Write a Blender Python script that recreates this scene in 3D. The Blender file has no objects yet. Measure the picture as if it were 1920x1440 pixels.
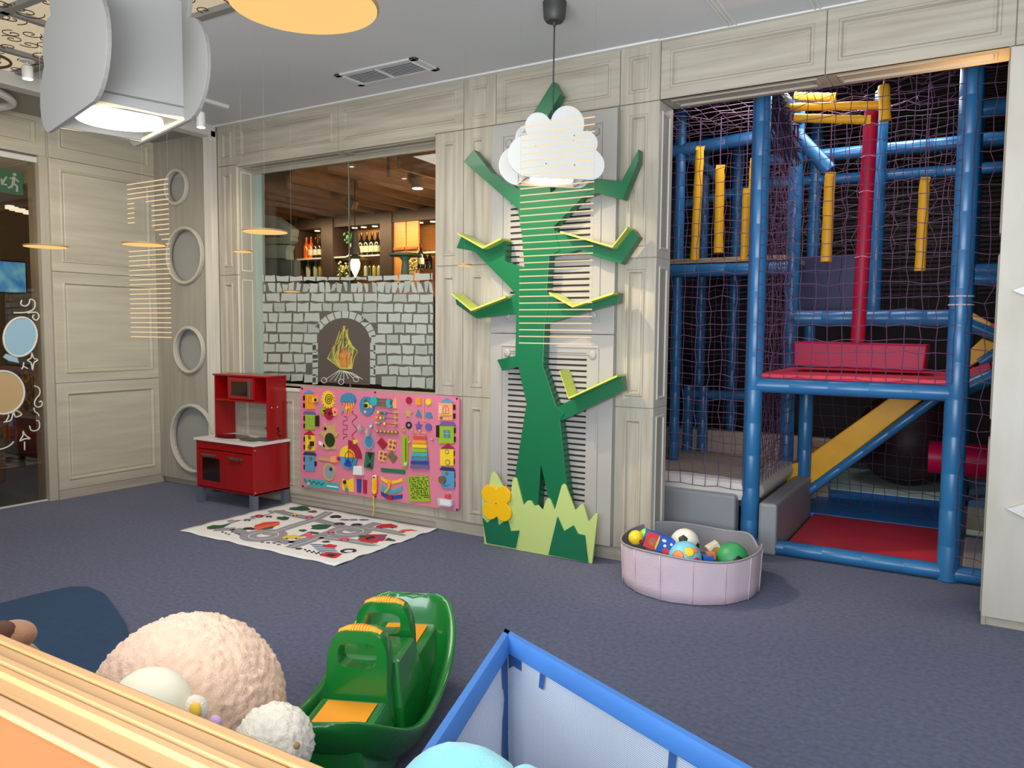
import bpy, bmesh, math, random
import numpy as np
from mathutils import Vector, Matrix
random.seed(7)
S = bpy.context.scene
COL = S.collection

# ------------------------------------------------------------------ camera
CAM = np.array([6.7, -4.58, 1.5])
FPX = 1452.4
yaw, pit, rol = math.radians(-31.254), math.radians(4.111), math.radians(.4885)
_f = np.array([math.sin(yaw)*math.cos(pit), math.cos(yaw)*math.cos(pit), -math.sin(pit)])
_r = np.array([math.cos(yaw), -math.sin(yaw), 0.]); _u = np.cross(_r, _f)
RT = math.cos(rol)*_r + math.sin(rol)*_u
UP = -math.sin(rol)*_r + math.cos(rol)*_u
FW = _f
cd = bpy.data.cameras.new('camera'); cam = bpy.data.objects.new('camera', cd); COL.objects.link(cam)
cam.matrix_world = Matrix(((RT[0], UP[0], -FW[0], CAM[0]), (RT[1], UP[1], -FW[1], CAM[1]), (RT[2], UP[2], -FW[2], CAM[2]), (0, 0, 0, 1)))
cd.sensor_width = 36; cd.lens = FPX/1920*36; cd.clip_start = .02
S.camera = cam

# ------------------------------------------------------------------ light and exposure
S.view_settings.view_transform = 'Standard'; S.view_settings.look = 'None'
S.view_settings.gamma = 1; S.view_settings.use_curve_mapping = False
S.view_settings.exposure = 0.0
S.cycles.max_bounces = 6; S.cycles.diffuse_bounces = 3; S.cycles.glossy_bounces = 3
S.cycles.transparent_max_bounces = 12; S.cycles.caustics_reflective = False; S.cycles.caustics_refractive = False
S.cycles.sample_clamp_indirect = 4
W = bpy.data.worlds.new('sky'); S.world = W; W.use_nodes = True
W.node_tree.nodes['Background'].inputs[0].default_value = (.80, .90, 1.0, 1)
W.node_tree.nodes['Background'].inputs[1].default_value = .9

def aim(o, p, q):
    o.location = p; o.rotation_euler = (Vector(q)-Vector(p)).to_track_quat('-Z', 'Y').to_euler()
def area(name, p, q, sx, sy, w, col):
    l = bpy.data.lights.new(name, 'AREA'); l.shape = 'RECTANGLE'; l.size = sx; l.size_y = sy; l.energy = w; l.color = col
    o = bpy.data.objects.new(name, l); COL.objects.link(o); aim(o, p, q); return o
def spot(name, p, q, w, col, ang, blend=.4, r=.03):
    l = bpy.data.lights.new(name, 'SPOT'); l.energy = w; l.color = col; l.spot_size = math.radians(ang); l.spot_blend = blend; l.shadow_soft_size = r
    o = bpy.data.objects.new(name, l); COL.objects.link(o); aim(o, p, q); return o
def point(name, p, w, col, r=.05):
    l = bpy.data.lights.new(name, 'POINT'); l.energy = w; l.color = col; l.shadow_soft_size = r
    o = bpy.data.objects.new(name, l); COL.objects.link(o); o.location = p; return o
area('daylight_window', (8.0, -5.3, 1.7), (4.4, 0, .9), 3.6, 2.2, 85, (.80, .90, 1.0))
area('daylight_window_front', (5.7, -5.3, 1.5), (5.95, 2.2, .2), 2.6, 1.5, 140, (.84, .92, 1.0))
area('ceiling_fill_light', (6.2, -5.4, 1.1), (4.2, -1.2, 3.2), 5.0, 1.6, 150, (.92, .95, 1.0))  # uplight added behind the camera to brighten the ceiling
area('luminous_ceiling_fill', (3.0, -1.9, 3.2), (3.0, -1.8, 0), 2.6, 1.2, 70, (1, .94, .86))  # added area light, stands in for the glow of the luminous panels
spot('track_spot_tree', (3.65, -1.05, 3.12), (4.62, 0, 1.2), 190, (1, .80, .55), 54, .8, .035)
spot('track_spot_corner', (1.57, -.5, 2.92), (1.2, .0, 1.6), 14, (1, .88, .7), 100, .8, .05)
spot('track_spot_left', (1.35, -2.0, 2.9), (0, -.9, 1.8), 60, (1, .90, .70), 100, .9, .05)
area('play_zone_light', (5.6, 1.6, 3.35), (5.7, 1.5, 0), 1.8, .5, 42, (.95, .93, 1.0))
spot('opening_uplight', (6.71, .285, 2.5), (6.5, .12, 2.9), 16, (1, .58, .22), 120, 1.0, .03)
area('floor_gap_lamp', (7.0, .085, .032), (6.98, -.5, .0), .4, .03, 10, (1, .7, .35))
point('bar_lamp', (2.4, 1.5, 2.3), 30, (1, .72, .42), .15)
area('bar_shelf_lamp', (1.0, 2.3, 2.75), (1.0, 2.8, 1.6), 3.5, .1, 60, (1, .75, .45))
point('lounge_lamp', (-1.6, -1.2, 2.3), 45, (1, .8, .55), .2)
point('sill_lamp', (5.4, -4.3, 2.15), 2.2, (1, .66, .32), .15)

# ------------------------------------------------------------------ pixel -> point on a known plane
def ray(px, py):
    return RT*((px-960)/FPX) - UP*((py-720)/FPX) + FW
def on(ax, v, px, py):
    d = ray(px, py); t = (v-CAM[ax])/d[ax]; return CAM+t*d
def PY(px, py, y=0.): return on(1, y, px, py)
def PZ(px, py, z=0.): return on(2, z, px, py)
def PX(px, py, x=0.): return on(0, x, px, py)
def onpl(px, py, p, n):
    d = ray(px, py); p = np.array(p, float); n = np.array(n, float); return CAM + d*(((p-CAM)@n)/(d@n))

# ------------------------------------------------------------------ materials
def lin(c):
    o = []
    for x in c[:3]:
        x = x/255.
        o.append(x/12.92 if x <= .04045 else ((x+.055)/1.055)**2.4)
    return tuple(o)+(1,)
MATS = {}
def mat(name, col, rough=.5, var=.0, scale=(8, 8, 8), bump=0., bscale=200, metal=0., coat=0., emit=0., trans=0., spec=.5, detail=4, wear=None, sheen=0.):
    if name in MATS: return MATS[name]
    m = bpy.data.materials.new(name); m.use_nodes = True; MATS[name] = m
    nt = m.node_tree; N = nt.nodes; b = N['Principled BSDF']; L = nt.links.new
    c = lin(col)
    b.inputs['Base Color'].default_value = c; b.inputs['Roughness'].default_value = rough
    b.inputs['Metallic'].default_value = metal; b.inputs['Coat Weight'].default_value = coat
    b.inputs['Specular IOR Level'].default_value = spec
    if sheen: b.inputs['Sheen Weight'].default_value = sheen
    if trans: b.inputs['Transmission Weight'].default_value = trans
    if emit:
        b.inputs['Emission Color'].default_value = c; b.inputs['Emission Strength'].default_value = emit
    if var or bump:
        tc = N.new('ShaderNodeTexCoord')
    if var:
        mp = N.new('ShaderNodeMapping'); mp.inputs['Scale'].default_value = scale; L(tc.outputs['Object'], mp.inputs[0])
        nz = N.new('ShaderNodeTexNoise'); nz.inputs['Scale'].default_value = 1; nz.inputs['Detail'].default_value = detail; L(mp.outputs[0], nz.inputs['Vector'])
        cr = N.new('ShaderNodeValToRGB'); L(nz.outputs['Fac'], cr.inputs[0])
        e = cr.color_ramp.elements; e[0].position = .3; e[1].position = .7
        lo = lin(wear) if wear else tuple(max(0, x*(1-var)) for x in c[:3])+(1,)
        e[0].color = lo; e[1].color = tuple(min(1, x*(1+var*.6)) for x in c[:3])+(1,)
        L(cr.outputs[0], b.inputs['Base Color'])
    if bump:
        n2 = N.new('ShaderNodeTexNoise'); n2.inputs['Scale'].default_value = bscale; n2.inputs['Detail'].default_value = 3; L(tc.outputs['Object'], n2.inputs['Vector'])
        bp = N.new('ShaderNodeBump'); bp.inputs['Strength'].default_value = bump; bp.inputs['Distance'].default_value = .01
        L(n2.outputs['Fac'], bp.inputs['Height']); L(bp.outputs[0], b.inputs['Normal'])
    return m
def glow(name, col, st):
    if name in MATS: return MATS[name]
    m = bpy.data.materials.new(name); m.use_nodes = True; MATS[name] = m; nt = m.node_tree
    nt.nodes.remove(nt.nodes['Principled BSDF']); e = nt.nodes.new('ShaderNodeEmission')
    e.inputs[0].default_value = lin(col); e.inputs[1].default_value = st
    nt.links.new(e.outputs[0], nt.nodes['Material Output'].inputs[0]); return m
def clear(name, col=(255, 255, 255), refl=.06, rough=0.):
    if name in MATS: return MATS[name]
    m = bpy.data.materials.new(name); m.use_nodes = True; MATS[name] = m; nt = m.node_tree
    nt.nodes.remove(nt.nodes['Principled BSDF'])
    t = nt.nodes.new('ShaderNodeBsdfTransparent'); g = nt.nodes.new('ShaderNodeBsdfGlossy'); x = nt.nodes.new('ShaderNodeMixShader')
    t.inputs[0].default_value = lin(col); g.inputs['Roughness'].default_value = rough; x.inputs[0].default_value = refl
    nt.links.new(t.outputs[0], x.inputs[1]); nt.links.new(g.outputs[0], x.inputs[2]); nt.links.new(x.outputs[0], nt.nodes['Material Output'].inputs[0]); return m
def film(name, col, a):
    if name in MATS: return MATS[name]
    m = bpy.data.materials.new(name); m.use_nodes = True; MATS[name] = m; nt = m.node_tree
    t = nt.nodes.new('ShaderNodeBsdfTransparent'); x = nt.nodes.new('ShaderNodeMixShader'); b = nt.nodes['Principled BSDF']
    b.inputs['Base Color'].default_value = lin(col); b.inputs['Roughness'].default_value = .6
    x.inputs[0].default_value = a
    nt.links.new(t.outputs[0], x.inputs[1]); nt.links.new(b.outputs[0], x.inputs[2]); nt.links.new(x.outputs[0], nt.nodes['Material Output'].inputs[0]); return m

PALE = (174, 167, 150)
def woodv(n, sc): return mat(n, PALE, .55, .16, sc, .05, 60, wear=(156, 147, 130))
WOODX = woodv('limewashed_wood_x', (1.5, 8, 22)); WOODZ = woodv('limewashed_wood_z', (22, 10, 1.5)); WOODY = woodv('limewashed_wood_y', (8, 1.5, 22)); WOODZY = woodv('limewashed_wood_zy', (10, 22, 1.5))
WOODL = mat('pale_limed_wood', (190, 184, 166), .55, .08, (6, 1.2, 16), .05, 60, wear=(176, 168, 150))

# ------------------------------------------------------------------ mesh builder
class MB:
    def __init__(s): s.v = []; s.f = []
    def add(s, vs, fs):
        k = len(s.v); s.v += [tuple(map(float, p)) for p in vs]; s.f += [tuple(i+k for i in f) for f in fs]; return s
    def box(s, x0, x1, y0, y1, z0, z1):
        v = [(x, y, z) for z in (z0, z1) for y in (y0, y1) for x in (x0, x1)]
        return s.add(v, [(0, 2, 3, 1), (4, 5, 7, 6), (0, 1, 5, 4), (2, 6, 7, 3), (0, 4, 6, 2), (1, 3, 7, 5)])
    def obox(s, c, ax, ay, az, h):          # oriented box: centre, three unit axes, half sizes
        c, ax, ay, az = [np.array(q, float) for q in (c, ax, ay, az)]
        v = [c+ax*h[0]*i+ay*h[1]*j+az*h[2]*k for k in (-1, 1) for j in (-1, 1) for i in (-1, 1)]
        return s.add(v, [(0, 2, 3, 1), (4, 5, 7, 6), (0, 1, 5, 4), (2, 6, 7, 3), (0, 4, 6, 2), (1, 3, 7, 5)])
    def slab(s, pts, d):                    # planar outline of 3D points pushed by vector d
        n = len(pts); d = np.array(d, float); a = [np.array(p, float) for p in pts]
        v = a+[p+d for p in a]
        return s.add(v, [tuple(range(n)), tuple(range(2*n-1, n-1, -1))]+[(i, i+n, (i+1) % n+n, (i+1) % n) for i in range(n)])
    def face(s, pts): return s.add(pts, [tuple(range(len(pts)))])
    def tube(s, path, r, n=8, cap=True, closed=False):
        P = [np.array(p, float) for p in path]; m = len(P); rs = r if hasattr(r, '__len__') else [r]*m
        T = []
        for i in range(m):
            a = P[(i-1) % m] if (closed or i > 0) else P[i]; b = P[(i+1) % m] if (closed or i < m-1) else P[i]
            t = b-a; T.append(t/(np.linalg.norm(t)+1e-9))
        ref = np.array([0, 0, 1.]) if abs(T[0][2]) < .9 else np.array([1., 0, 0])
        u = np.cross(T[0], ref); u /= np.linalg.norm(u); v = []
        for i in range(m):
            u = u-T[i]*(u@T[i]); u /= np.linalg.norm(u)+1e-9; w = np.cross(T[i], u)
            for k in range(n):
                a = 2*math.pi*k/n; v.append(P[i]+rs[i]*(u*math.cos(a)+w*math.sin(a)))
        f = []
        for i in range(m if closed else m-1):
            j = (i+1) % m
            for k in range(n): f.append((i*n+k, i*n+(k+1) % n, j*n+(k+1) % n, j*n+k))
        if cap and not closed: f += [tuple(range(n-1, -1, -1)), tuple(range((m-1)*n, m*n))]
        return s.add(v, f)
    def lathe(s, prof, c, n=20, axis=2):
        v = []; f = []; m = len(prof)
        for r, h in prof:
            for k in range(n):
                a = 2*math.pi*k/n; p = [r*math.cos(a), r*math.sin(a), h]
                if axis == 1: p = [p[0], p[2], p[1]]
                if axis == 0: p = [p[2], p[0], p[1]]
                v.append((c[0]+p[0], c[1]+p[1], c[2]+p[2]))
        for i in range(m-1):
            for k in range(n): f.append((i*n+k, i*n+(k+1) % n, (i+1)*n+(k+1) % n, (i+1)*n+k))
        f += [tuple(range(n-1, -1, -1)), tuple(range((m-1)*n, m*n))]
        return s.add(v, f)
    def ball(s, c, r, n=16, m=10):
        r = r if hasattr(r, '__len__') else (r, r, r); v = [(c[0], c[1], c[2]-r[2])]; f = []
        for i in range(1, m):
            t = -math.pi/2+math.pi*i/m
            for k in range(n):
                a = 2*math.pi*k/n; v.append((c[0]+r[0]*math.cos(t)*math.cos(a), c[1]+r[1]*math.cos(t)*math.sin(a), c[2]+r[2]*math.sin(t)))
        v.append((c[0], c[1], c[2]+r[2])); e = len(v)-1
        for k in range(n): f.append((0, 1+(k+1) % n, 1+k)); f.append((e, e-n+k, e-n+(k+1) % n))
        for i in range(m-2):
            for k in range(n): f.append((1+i*n+k, 1+i*n+(k+1) % n, 1+(i+1)*n+(k+1) % n, 1+(i+1)*n+k))
        return s.add(v, f)
    def loft(s, loops, cap=True):           # stack of equal-length rings
        n = len(loops[0]); v = [p for l in loops for p in l]; f = []
        for i in range(len(loops)-1):
            for k in range(n): f.append((i*n+k, i*n+(k+1) % n, (i+1)*n+(k+1) % n, (i+1)*n+k))
        if cap: f += [tuple(range(n-1, -1, -1)), tuple(range((len(loops)-1)*n, len(loops)*n))]
        return s.add(v, f)
    def xf(s, fn): s.v = [tuple(fn(np.array(p))) for p in s.v]; return s

def wpos(o):
    p = Vector((0, 0, 0))
    while o is not None: p += o.location; o = o.parent
    return p
def obj(name, mb, m, parent=None, label=None, cat=None, group=None, kind=None, bev=0, smooth=False, origin=None, sub=0):
    me = bpy.data.meshes.new(name)
    V = np.array(mb.v, float)
    if parent is not None: base = np.array(wpos(parent))
    elif origin is not None: base = np.array(origin, float)
    elif kind == 'structure': base = np.zeros(3)
    else: lo, hi = V.min(0), V.max(0); base = np.array([(lo[0]+hi[0])/2, (lo[1]+hi[1])/2, lo[2]])
    me.from_pydata((V-base).tolist(), [], mb.f); me.update()
    bm = bmesh.new(); bm.from_mesh(me); bmesh.ops.recalc_face_normals(bm, faces=bm.faces); bm.to_mesh(me); bm.free()
    if smooth:
        me.polygons.foreach_set('use_smooth', [True]*len(me.polygons))
        if smooth is True: me.set_sharp_from_angle(angle=math.radians(40))
    for x in (m if isinstance(m, (list, tuple)) else [m]): me.materials.append(x)
    o = bpy.data.objects.new(name, me); COL.objects.link(o)
    if parent is not None: o.parent = parent
    else: o.location = base
    if bev:
        b = o.modifiers.new('edge', 'BEVEL'); b.width = bev; b.segments = 2; b.limit_method = 'ANGLE'; b.angle_limit = math.radians(35)
    if sub:
        b = o.modifiers.new('soft', 'SUBSURF'); b.levels = sub; b.render_levels = sub
    tag(o, label, cat, group, None if parent is not None and kind == "structure" else kind); return o
def tag(o, label=None, cat=None, group=None, kind=None):
    if label: o['label'] = label
    if cat: o['category'] = cat
    if group: o['group'] = group
    if kind: o['kind'] = kind
    return o
def thing(name, label, cat, loc, group=None, kind=None):
    o = bpy.data.objects.new(name, None); COL.objects.link(o); o.location = [float(q) for q in loc]; o.empty_display_size = .05
    return tag(o, label, cat, group, kind)
def dup(root, loc, label=None, group=None):
    r = root.copy(); COL.objects.link(r); r.location = loc
    if label: r['label'] = label
    if group: r['group'] = group
    for ch in list(root.children):
        c = ch.copy(); COL.objects.link(c); c.parent = r
        for g in list(ch.children):
            d = g.copy(); COL.objects.link(d); d.parent = c
    return r
def struct(name, mb, m, parent=None, **k): return obj(name, mb, m, parent, kind='structure', **k)
def circ(c, r, n=24, a0=0, a1=2*math.pi, ry=None):
    ry = ry or r; full = abs(a1-a0-2*math.pi) < 1e-6
    k = n if full else n+1
    return [(c[0]+r*math.cos(a0+(a1-a0)*i/n), c[1]+ry*math.sin(a0+(a1-a0)*i/n)) for i in range(k)]
def panel(o, u, v, n, w, h, m=.07, t=.02, deep=.010):
    """moulded board: origin corner, axes u (w) and v (h), outward normal n"""
    o, u, v, n = [np.array(q, float) for q in (o, u, v, n)]; m = min(m, .3*min(w, h)); g = .002
    L = [(g, -t), (g, -.002), (g+.003, 0), (m, 0), (m+.006, .006), (m+.016, .006), (m+.026, -deep), (m+.034, -deep), (m+.040, -deep+.003)]
    rings = [[o+u*i+v*i+n*d, o+u*(w-i)+v*i+n*d, o+u*(w-i)+v*(h-i)+n*d, o+u*i+v*(h-i)+n*d] for i, d in L]
    b = MB(); b.loft(rings); return b
def net(p00, p10, p11, p01, nu, nv, r=.0022, jit=.012, sag=None, skip=None):
    P = [np.array(p, float) for p in (p00, p10, p11, p01)]; rnd = np.random.RandomState(int(abs(P[0].sum()*97)) % 9999)
    G = np.zeros((nu+1, nv+1, 3))
    for i in range(nu+1):
        for j in range(nv+1):
            a, b = i/nu, j/nv
            q = P[0]*(1-a)*(1-b)+P[1]*a*(1-b)+P[2]*a*b+P[3]*(1-a)*b
            e = 1 if 0 < i < nu and 0 < j < nv else .3
            q = q+rnd.normal(0, jit*e, 3)*(1, .6, 1)
            q[2] -= .012*math.sin(math.pi*((i*1.7) % 1))
            G[i, j] = q
    b = MB()
    for i in range(nu+1): b.tube([G[i, j] for j in range(nv+1)], r, 4)
    for j in range(nv+1): b.tube([G[i, j] for i in range(nu+1)], r, 4)
    return b
# ================================================================== ROOM SHELL
CARPET = mat('blue_grey_carpet', (88, 93, 121), .95, .10, (42, 42, 42), .55, 420, detail=9, wear=(66, 71, 96), sheen=.15)
CEIL = mat('ceiling_paint', (205, 205, 206), .9, .04, (.6, .6, .6))
PLAST = mat('plain_board', (176, 168, 152), .6, .07, (3, 3, 3))
WHITE = mat('white_paint', (222, 220, 214), .5)
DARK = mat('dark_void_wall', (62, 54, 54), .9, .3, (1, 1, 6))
GREYCOV = mat('grey_cover_paint', (160, 156, 150), .45)
CEILZ = 3.245
b = MB(); b.box(-4.2, 9.2, -4.35, .02, -.1, 0); floor = struct('floor', b, CARPET)
b = MB(); b.box(-4.2, 4.0, .02, 5.2, -.1, 0); struct('floor', b, mat('cafe_floor', (70, 55, 42), .5, .2, (2, 2, 2)))
b = MB(); b.box(4.0, 9.2, .02, 5.2, -.1, -.001); struct('floor', b, CARPET)
# ceiling with the opening for the luminous scrollwork panels
SX0, SX1, SY0, SY1 = -.05, 3.25, -4.05, -1.63
b = MB()
for q in ((-4.2, SX0, -4.6, .3), (SX1, 9.2, -4.6, .3), (SX0, SX1, SY1, .3), (SX0, SX1, -4.6, SY0)): b.box(q[0], q[1], q[2], q[3], CEILZ, CEILZ+.12)
ceil = struct('ceiling', b, CEIL)
for x in (5.365, 5.385, 5.41, 5.835, 5.862):
    b = MB(); b.box(x, x+.008, -3.8, -.005, CEILZ-.006, CEILZ+.002); obj('ceiling_joint', b, WHITE, ceil)
b = MB(); b.box(.86, 4.95, -.035, .02, CEILZ-.012, CEILZ); b.box(4.95, 9, -.02, .02, CEILZ-.008, CEILZ); struct('trim_1', b, WHITE)

# ---- back wall: carcass behind the boards, openings left free
b = MB()
T = .018
for q in ((-.4, .87, .26, 3.3), (.87, 1.12, .26, 3.3), (3.255, 4.95, .26, 3.3), (6.76, 9.2, .26, 3.3)): b.box(q[0], q[1], T, .24, .0, 3.3)
b.box(1.12, 3.255, T, .24, 2.885, 3.3); b.box(1.12, 3.255, T, .16, .05, .985); b.box(4.95, 6.76, T, .24, 2.9, 3.3)
back = struct('wall_back', b, PLAST)
def bp(x0, x1, z0, z1, m=WOODZ, mar=.07, y=0., name='moulded_panel'):
    return obj(name, panel((x0, y, z0), (1, 0, 0), (0, 0, 1), (0, -1, 0), x1-x0, z1-z0, mar), m, back)
FZ = 2.893
for a, c in ((.865, 1.111), (1.111, 2.302), (2.302, 3.502), (3.502, 3.772), (3.772, 4.691), (4.691, 4.955), (4.955, 5.899), (5.899, 6.77), (6.77, 7.9)):
    bp(a, c, FZ, 3.238, WOODX if c-a > .5 else WOODZ, .06, name='frieze_panel')
for a, c in ((.865, 1.113), (3.254, 3.502), (3.502, 3.745), (4.69, 4.953)):
    for z0, z1 in ((1.945, FZ), (1.005, 1.945), (.087, 1.005)): bp(a, c, z0, z1)
for a, c in ((1.113, 1.85), (1.85, 2.55), (2.55, 3.254)): bp(a, c, .087, .955, WOODX)
for a, c in ((3.745, 4.69),): bp(a, c, .087, FZ)
b = MB(); b.box(.87, 3.40, .03, .05, 0, .087); b.box(3.40, 4.95, .012, .05, 0, .075); struct('baseboard_back', b, WOODX)
# plain side wall right of the climbing-frame opening
b = MB(); b.box(6.752, 9.2, 0, .24, .045, FZ-.003); b.box(6.758, 9.2, .1, .24, 0, .045)
wr = obj('plain_board', b, mat('worn_white_board', (192, 187, 178), .55, .12, (5, 5, 1.5), wear=(180, 170, 152)), back, bev=.004)
for k_, (px, py) in enumerate(((1896, 545), (1886, 954))):
    q = PY(px, py, -.02); dz = thing('diamond_panel', ('white diamond shaped wall panel cut by the right edge, upper one', 'pale diamond shaped wall panel with inner border, lower one')[k_], 'wall panel', (q[0]+.32, -.02, q[2]-.14), 'diamond wall panels')
    for o_, y0_, y1_, m_ in ((0, -.001, -.03, mat('diamond_white', (214, 210, 204), .5)), (.07, -.031, -.036, mat('diamond_inset', (190, 178, 166), .5)))[:1+k_]:
        obj('plate' if o_ == 0 else 'inset', MB().slab([(q[0]+o_, y0_, q[2]), (q[0]+.32, y0_, q[2]+.145*(1-o_/.32)), (q[0]+.64-o_, y0_, q[2]), (q[0]+.32, y0_, q[2]-.145*(1-o_/.32))], (0, y1_-y0_, 0)), m_, dz, bev=.003)
# jambs of the climbing-frame opening
for z0, z1 in ((1.945, FZ), (1.005, 1.945), (.0, 1.005)):
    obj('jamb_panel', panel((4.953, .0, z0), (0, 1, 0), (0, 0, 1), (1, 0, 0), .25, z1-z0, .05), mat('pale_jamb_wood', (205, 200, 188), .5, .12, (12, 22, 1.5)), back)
    obj('jamb_panel', panel((6.752, .25, z0), (0, -1, 0), (0, 0, 1), (-1, 0, 0), .25, z1-z0, .05), WOODZY, back)
for a, c in ((4.955, 5.899), (5.899, 6.752)):
    obj('header_panel', panel((a, .0, 2.895), (1, 0, 0), (0, 1, 0), (0, 0, -1), c-a, .25, .05), WOODX, back)
# ---- cafe window in the back wall
WY = .19
for z0, z1 in ((1.945, 2.875), (.98, 1.945)):
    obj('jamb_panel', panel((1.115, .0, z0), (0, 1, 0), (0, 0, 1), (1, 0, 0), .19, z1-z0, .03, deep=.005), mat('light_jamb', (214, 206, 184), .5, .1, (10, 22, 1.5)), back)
obj('jamb_panel', panel((3.254, .19, .98), (0, -1, 0), (0, 0, 1), (-1, 0, 0), .19, 1.9, .03, deep=.005), WOODZY, back)
for a, c in ((1.113, 2.302), (2.302, 3.254)): obj('header_panel', panel((a, .0, 2.875), (1, 0, 0), (0, 1, 0), (0, 0, -1), c-a, .19, .03, deep=.005), WOODX, back)
win = thing('window_1', 'interior window onto the bar with frosted stone pattern and campfire drawing', 'window', (2.2, WY, .98), kind='structure')
b = MB(); b.box(1.113, 3.254, -.012, WY+.03, .955, .985); obj('window_sill', b, mat('pale_sill', (210, 204, 188), .5, .08, (2, 9, 9)), win, bev=.004)
b = MB(); b.box(1.113, 3.254, WY-.015, WY+.02, 2.835, 2.875); b.box(1.113, 3.254, WY-.012, WY+.02, .985, 1.0); obj('window_frame', b, WOODX, win)
b = MB(); b.box(1.118, 1.205, WY-.003, WY+.03, .99, 2.84); obj('side_strip', b, mat('sage_strip', (150, 165, 155), .5, .1, (20, 20, 2)), win)
PANE = clear('window_glass', (236, 240, 236), .05)
for x0, x1 in ((1.115, 2.232), (2.236, 3.252)):
    b = MB(); b.box(x0, x1, WY+.004, WY+.010, .99, 2.85); obj('pane', b, PANE, win)
b = MB(); b.box(2.231, 2.237, WY+.001, WY+.013, .99, 2.85); obj('glass_joint', b, mat('silicone', (120, 118, 104), .4), win)

# ---- left wall with its glass door
lw = thing('wall_left', 'limewashed panelled wall left of the porthole board', 'wall', (0, -.5, 0), kind='structure')
b = MB(); b.box(-.2, -.02, -1.06, .2, 0, 3.3); b.box(-.2, -.09, -4.4, -1.06, 2.88, 3.3); obj('wall_carcass', b, PLAST, lw)
def lp(y0, y1, z0, z1, mar=.08, x=0., m=WOODL): return obj('moulded_panel', panel((x, y0, z0), (0, 1, 0), (0, 0, 1), (1, 0, 0), y1-y0, z1-z0, mar), m, lw)
for z0, z1 in ((2.885, 3.24), (1.945, 2.885), (1.0, 1.945), (.075, 1.0)): lp(-.985, -.0, z0, z1)
for y0, y1 in ((-2.2, -1.0), (-3.4, -2.2), (-4.4, -3.4)): lp(y0, y1, 2.885, 3.24, x=-.01)
for z0, z1 in ((1.945, 2.885), (1.0, 1.945), (.075, 1.0)):
    obj('jamb_panel', panel((-.10, -.99, z0), (1, 0, 0), (0, 0, 1), (0, -1, 0), .10, z1-z0, .02, deep=.005), WOODZ, lw)
b = MB(); b.box(-.1, .004, -.99, 0, 0, .075); struct('baseboard_left', b, WOODY)
# porthole board closing the corner
HP = []
for px, py, rw, rh in ((333, 351, 17, 30), (349, 479, 31, 48), (357, 656, 25, 38), (364, 822, 41, 53)):
    c = PY(px, py, -.03); a = PY(px-rw, py, -.03); t = PY(px, py-rh, -.03)
    HP.append((c[0], c[2], (abs(c[0]-a[0])+abs(t[2]-c[2]))/2))
bm = bmesh.new(); ed = []
def loop(pts):
    vs = [bm.verts.new((x, -.03, z)) for x, z in pts]
    for i in range(len(vs)): ed.append(bm.edges.new((vs[i], vs[(i+1) % len(vs)])))
loop([(.0, .06), (.75, .06), (.75, 3.195), (.0, 3.195)])
for x, z, r in HP: loop(circ((x, z), r, 36))
bmesh.ops.triangle_fill(bm, edges=ed, use_beauty=True)
pb = MB(); bm.verts.index_update(); pb.v = [tuple(v.co) for v in bm.verts]; pb.f = [tuple(v.index for v in f.verts) for f in bm.faces]; bm.free()
port = thing('porthole_board', 'tall pale board with four round portholes in the left corner', 'board', (.37, -.02, 0))
po = obj('board', pb, mat('grey_limed_board', (158, 151, 138), .55, .14, (16, 10, 1.5), .05, 60, wear=(147, 140, 127)), port)
sd = po.modifiers.new('thick', 'SOLIDIFY'); sd.thickness = .02; sd.offset = -1
RIM = mat('porthole_rim', (186, 180, 166), .45)
for i, (x, z, r) in enumerate(HP):
    b = MB(); n = 40
    prof = [(r+.0, .005), (r+.0, -.03), (r+.012, -.036), (r+.026, -.03), (r+.03, -.005)]
    b.loft([[(x+q*math.cos(2*math.pi*k/n), -.03+d+.0, z+q*math.sin(2*math.pi*k/n)) for k in range(n)] for q, d in prof], cap=False)
    obj('porthole_rim', b, RIM, port, smooth=True)
BACKB = mat('porthole_back', (150, 148, 142), .7)
for i, (x, z, r) in enumerate(HP):
    b = MB(); b.box(x-r-.03, x+r+.03, .012, .017, z-r-.03, z+r*(.72 if i == 0 else 1.1)); obj('porthole_back', b, BACKB, port)
b = MB(); b.box(.752, .862, -.06, .0, .03, 3.20); obj('corner_post', b, mat('white_post', (212, 206, 192), .5, .12, (22, 20, 1.5)), port, bev=.003)
# dropped soffit and white beam over the corner
b = MB(); b.box(-.0, .74, -4.2, -.0, 3.195, 3.245); struct('trim_2', b, mat('soffit', (150, 146, 136), .7))
b = MB(); b.box(.74, .862, -4.2, -.012, 3.15, 3.245); struct('trim_3', b, mat('beam_white', (205, 202, 192), .6))
for k, rr in enumerate((.62, .74)):
    b = MB(); b.tube([(.02+.05*k, -2.15+rr*math.cos(a), 3.17-.0*k) if False else (.36+.33*math.cos(a)*(1+.3*k), -2.2+rr*math.sin(a), 3.165-.03*k) for a in np.linspace(0, 2*math.pi, 40)[:-1]], .028, 8, closed=True)
    struct('trim_%d' % (4+k), b, WHITE, smooth=True)
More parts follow.
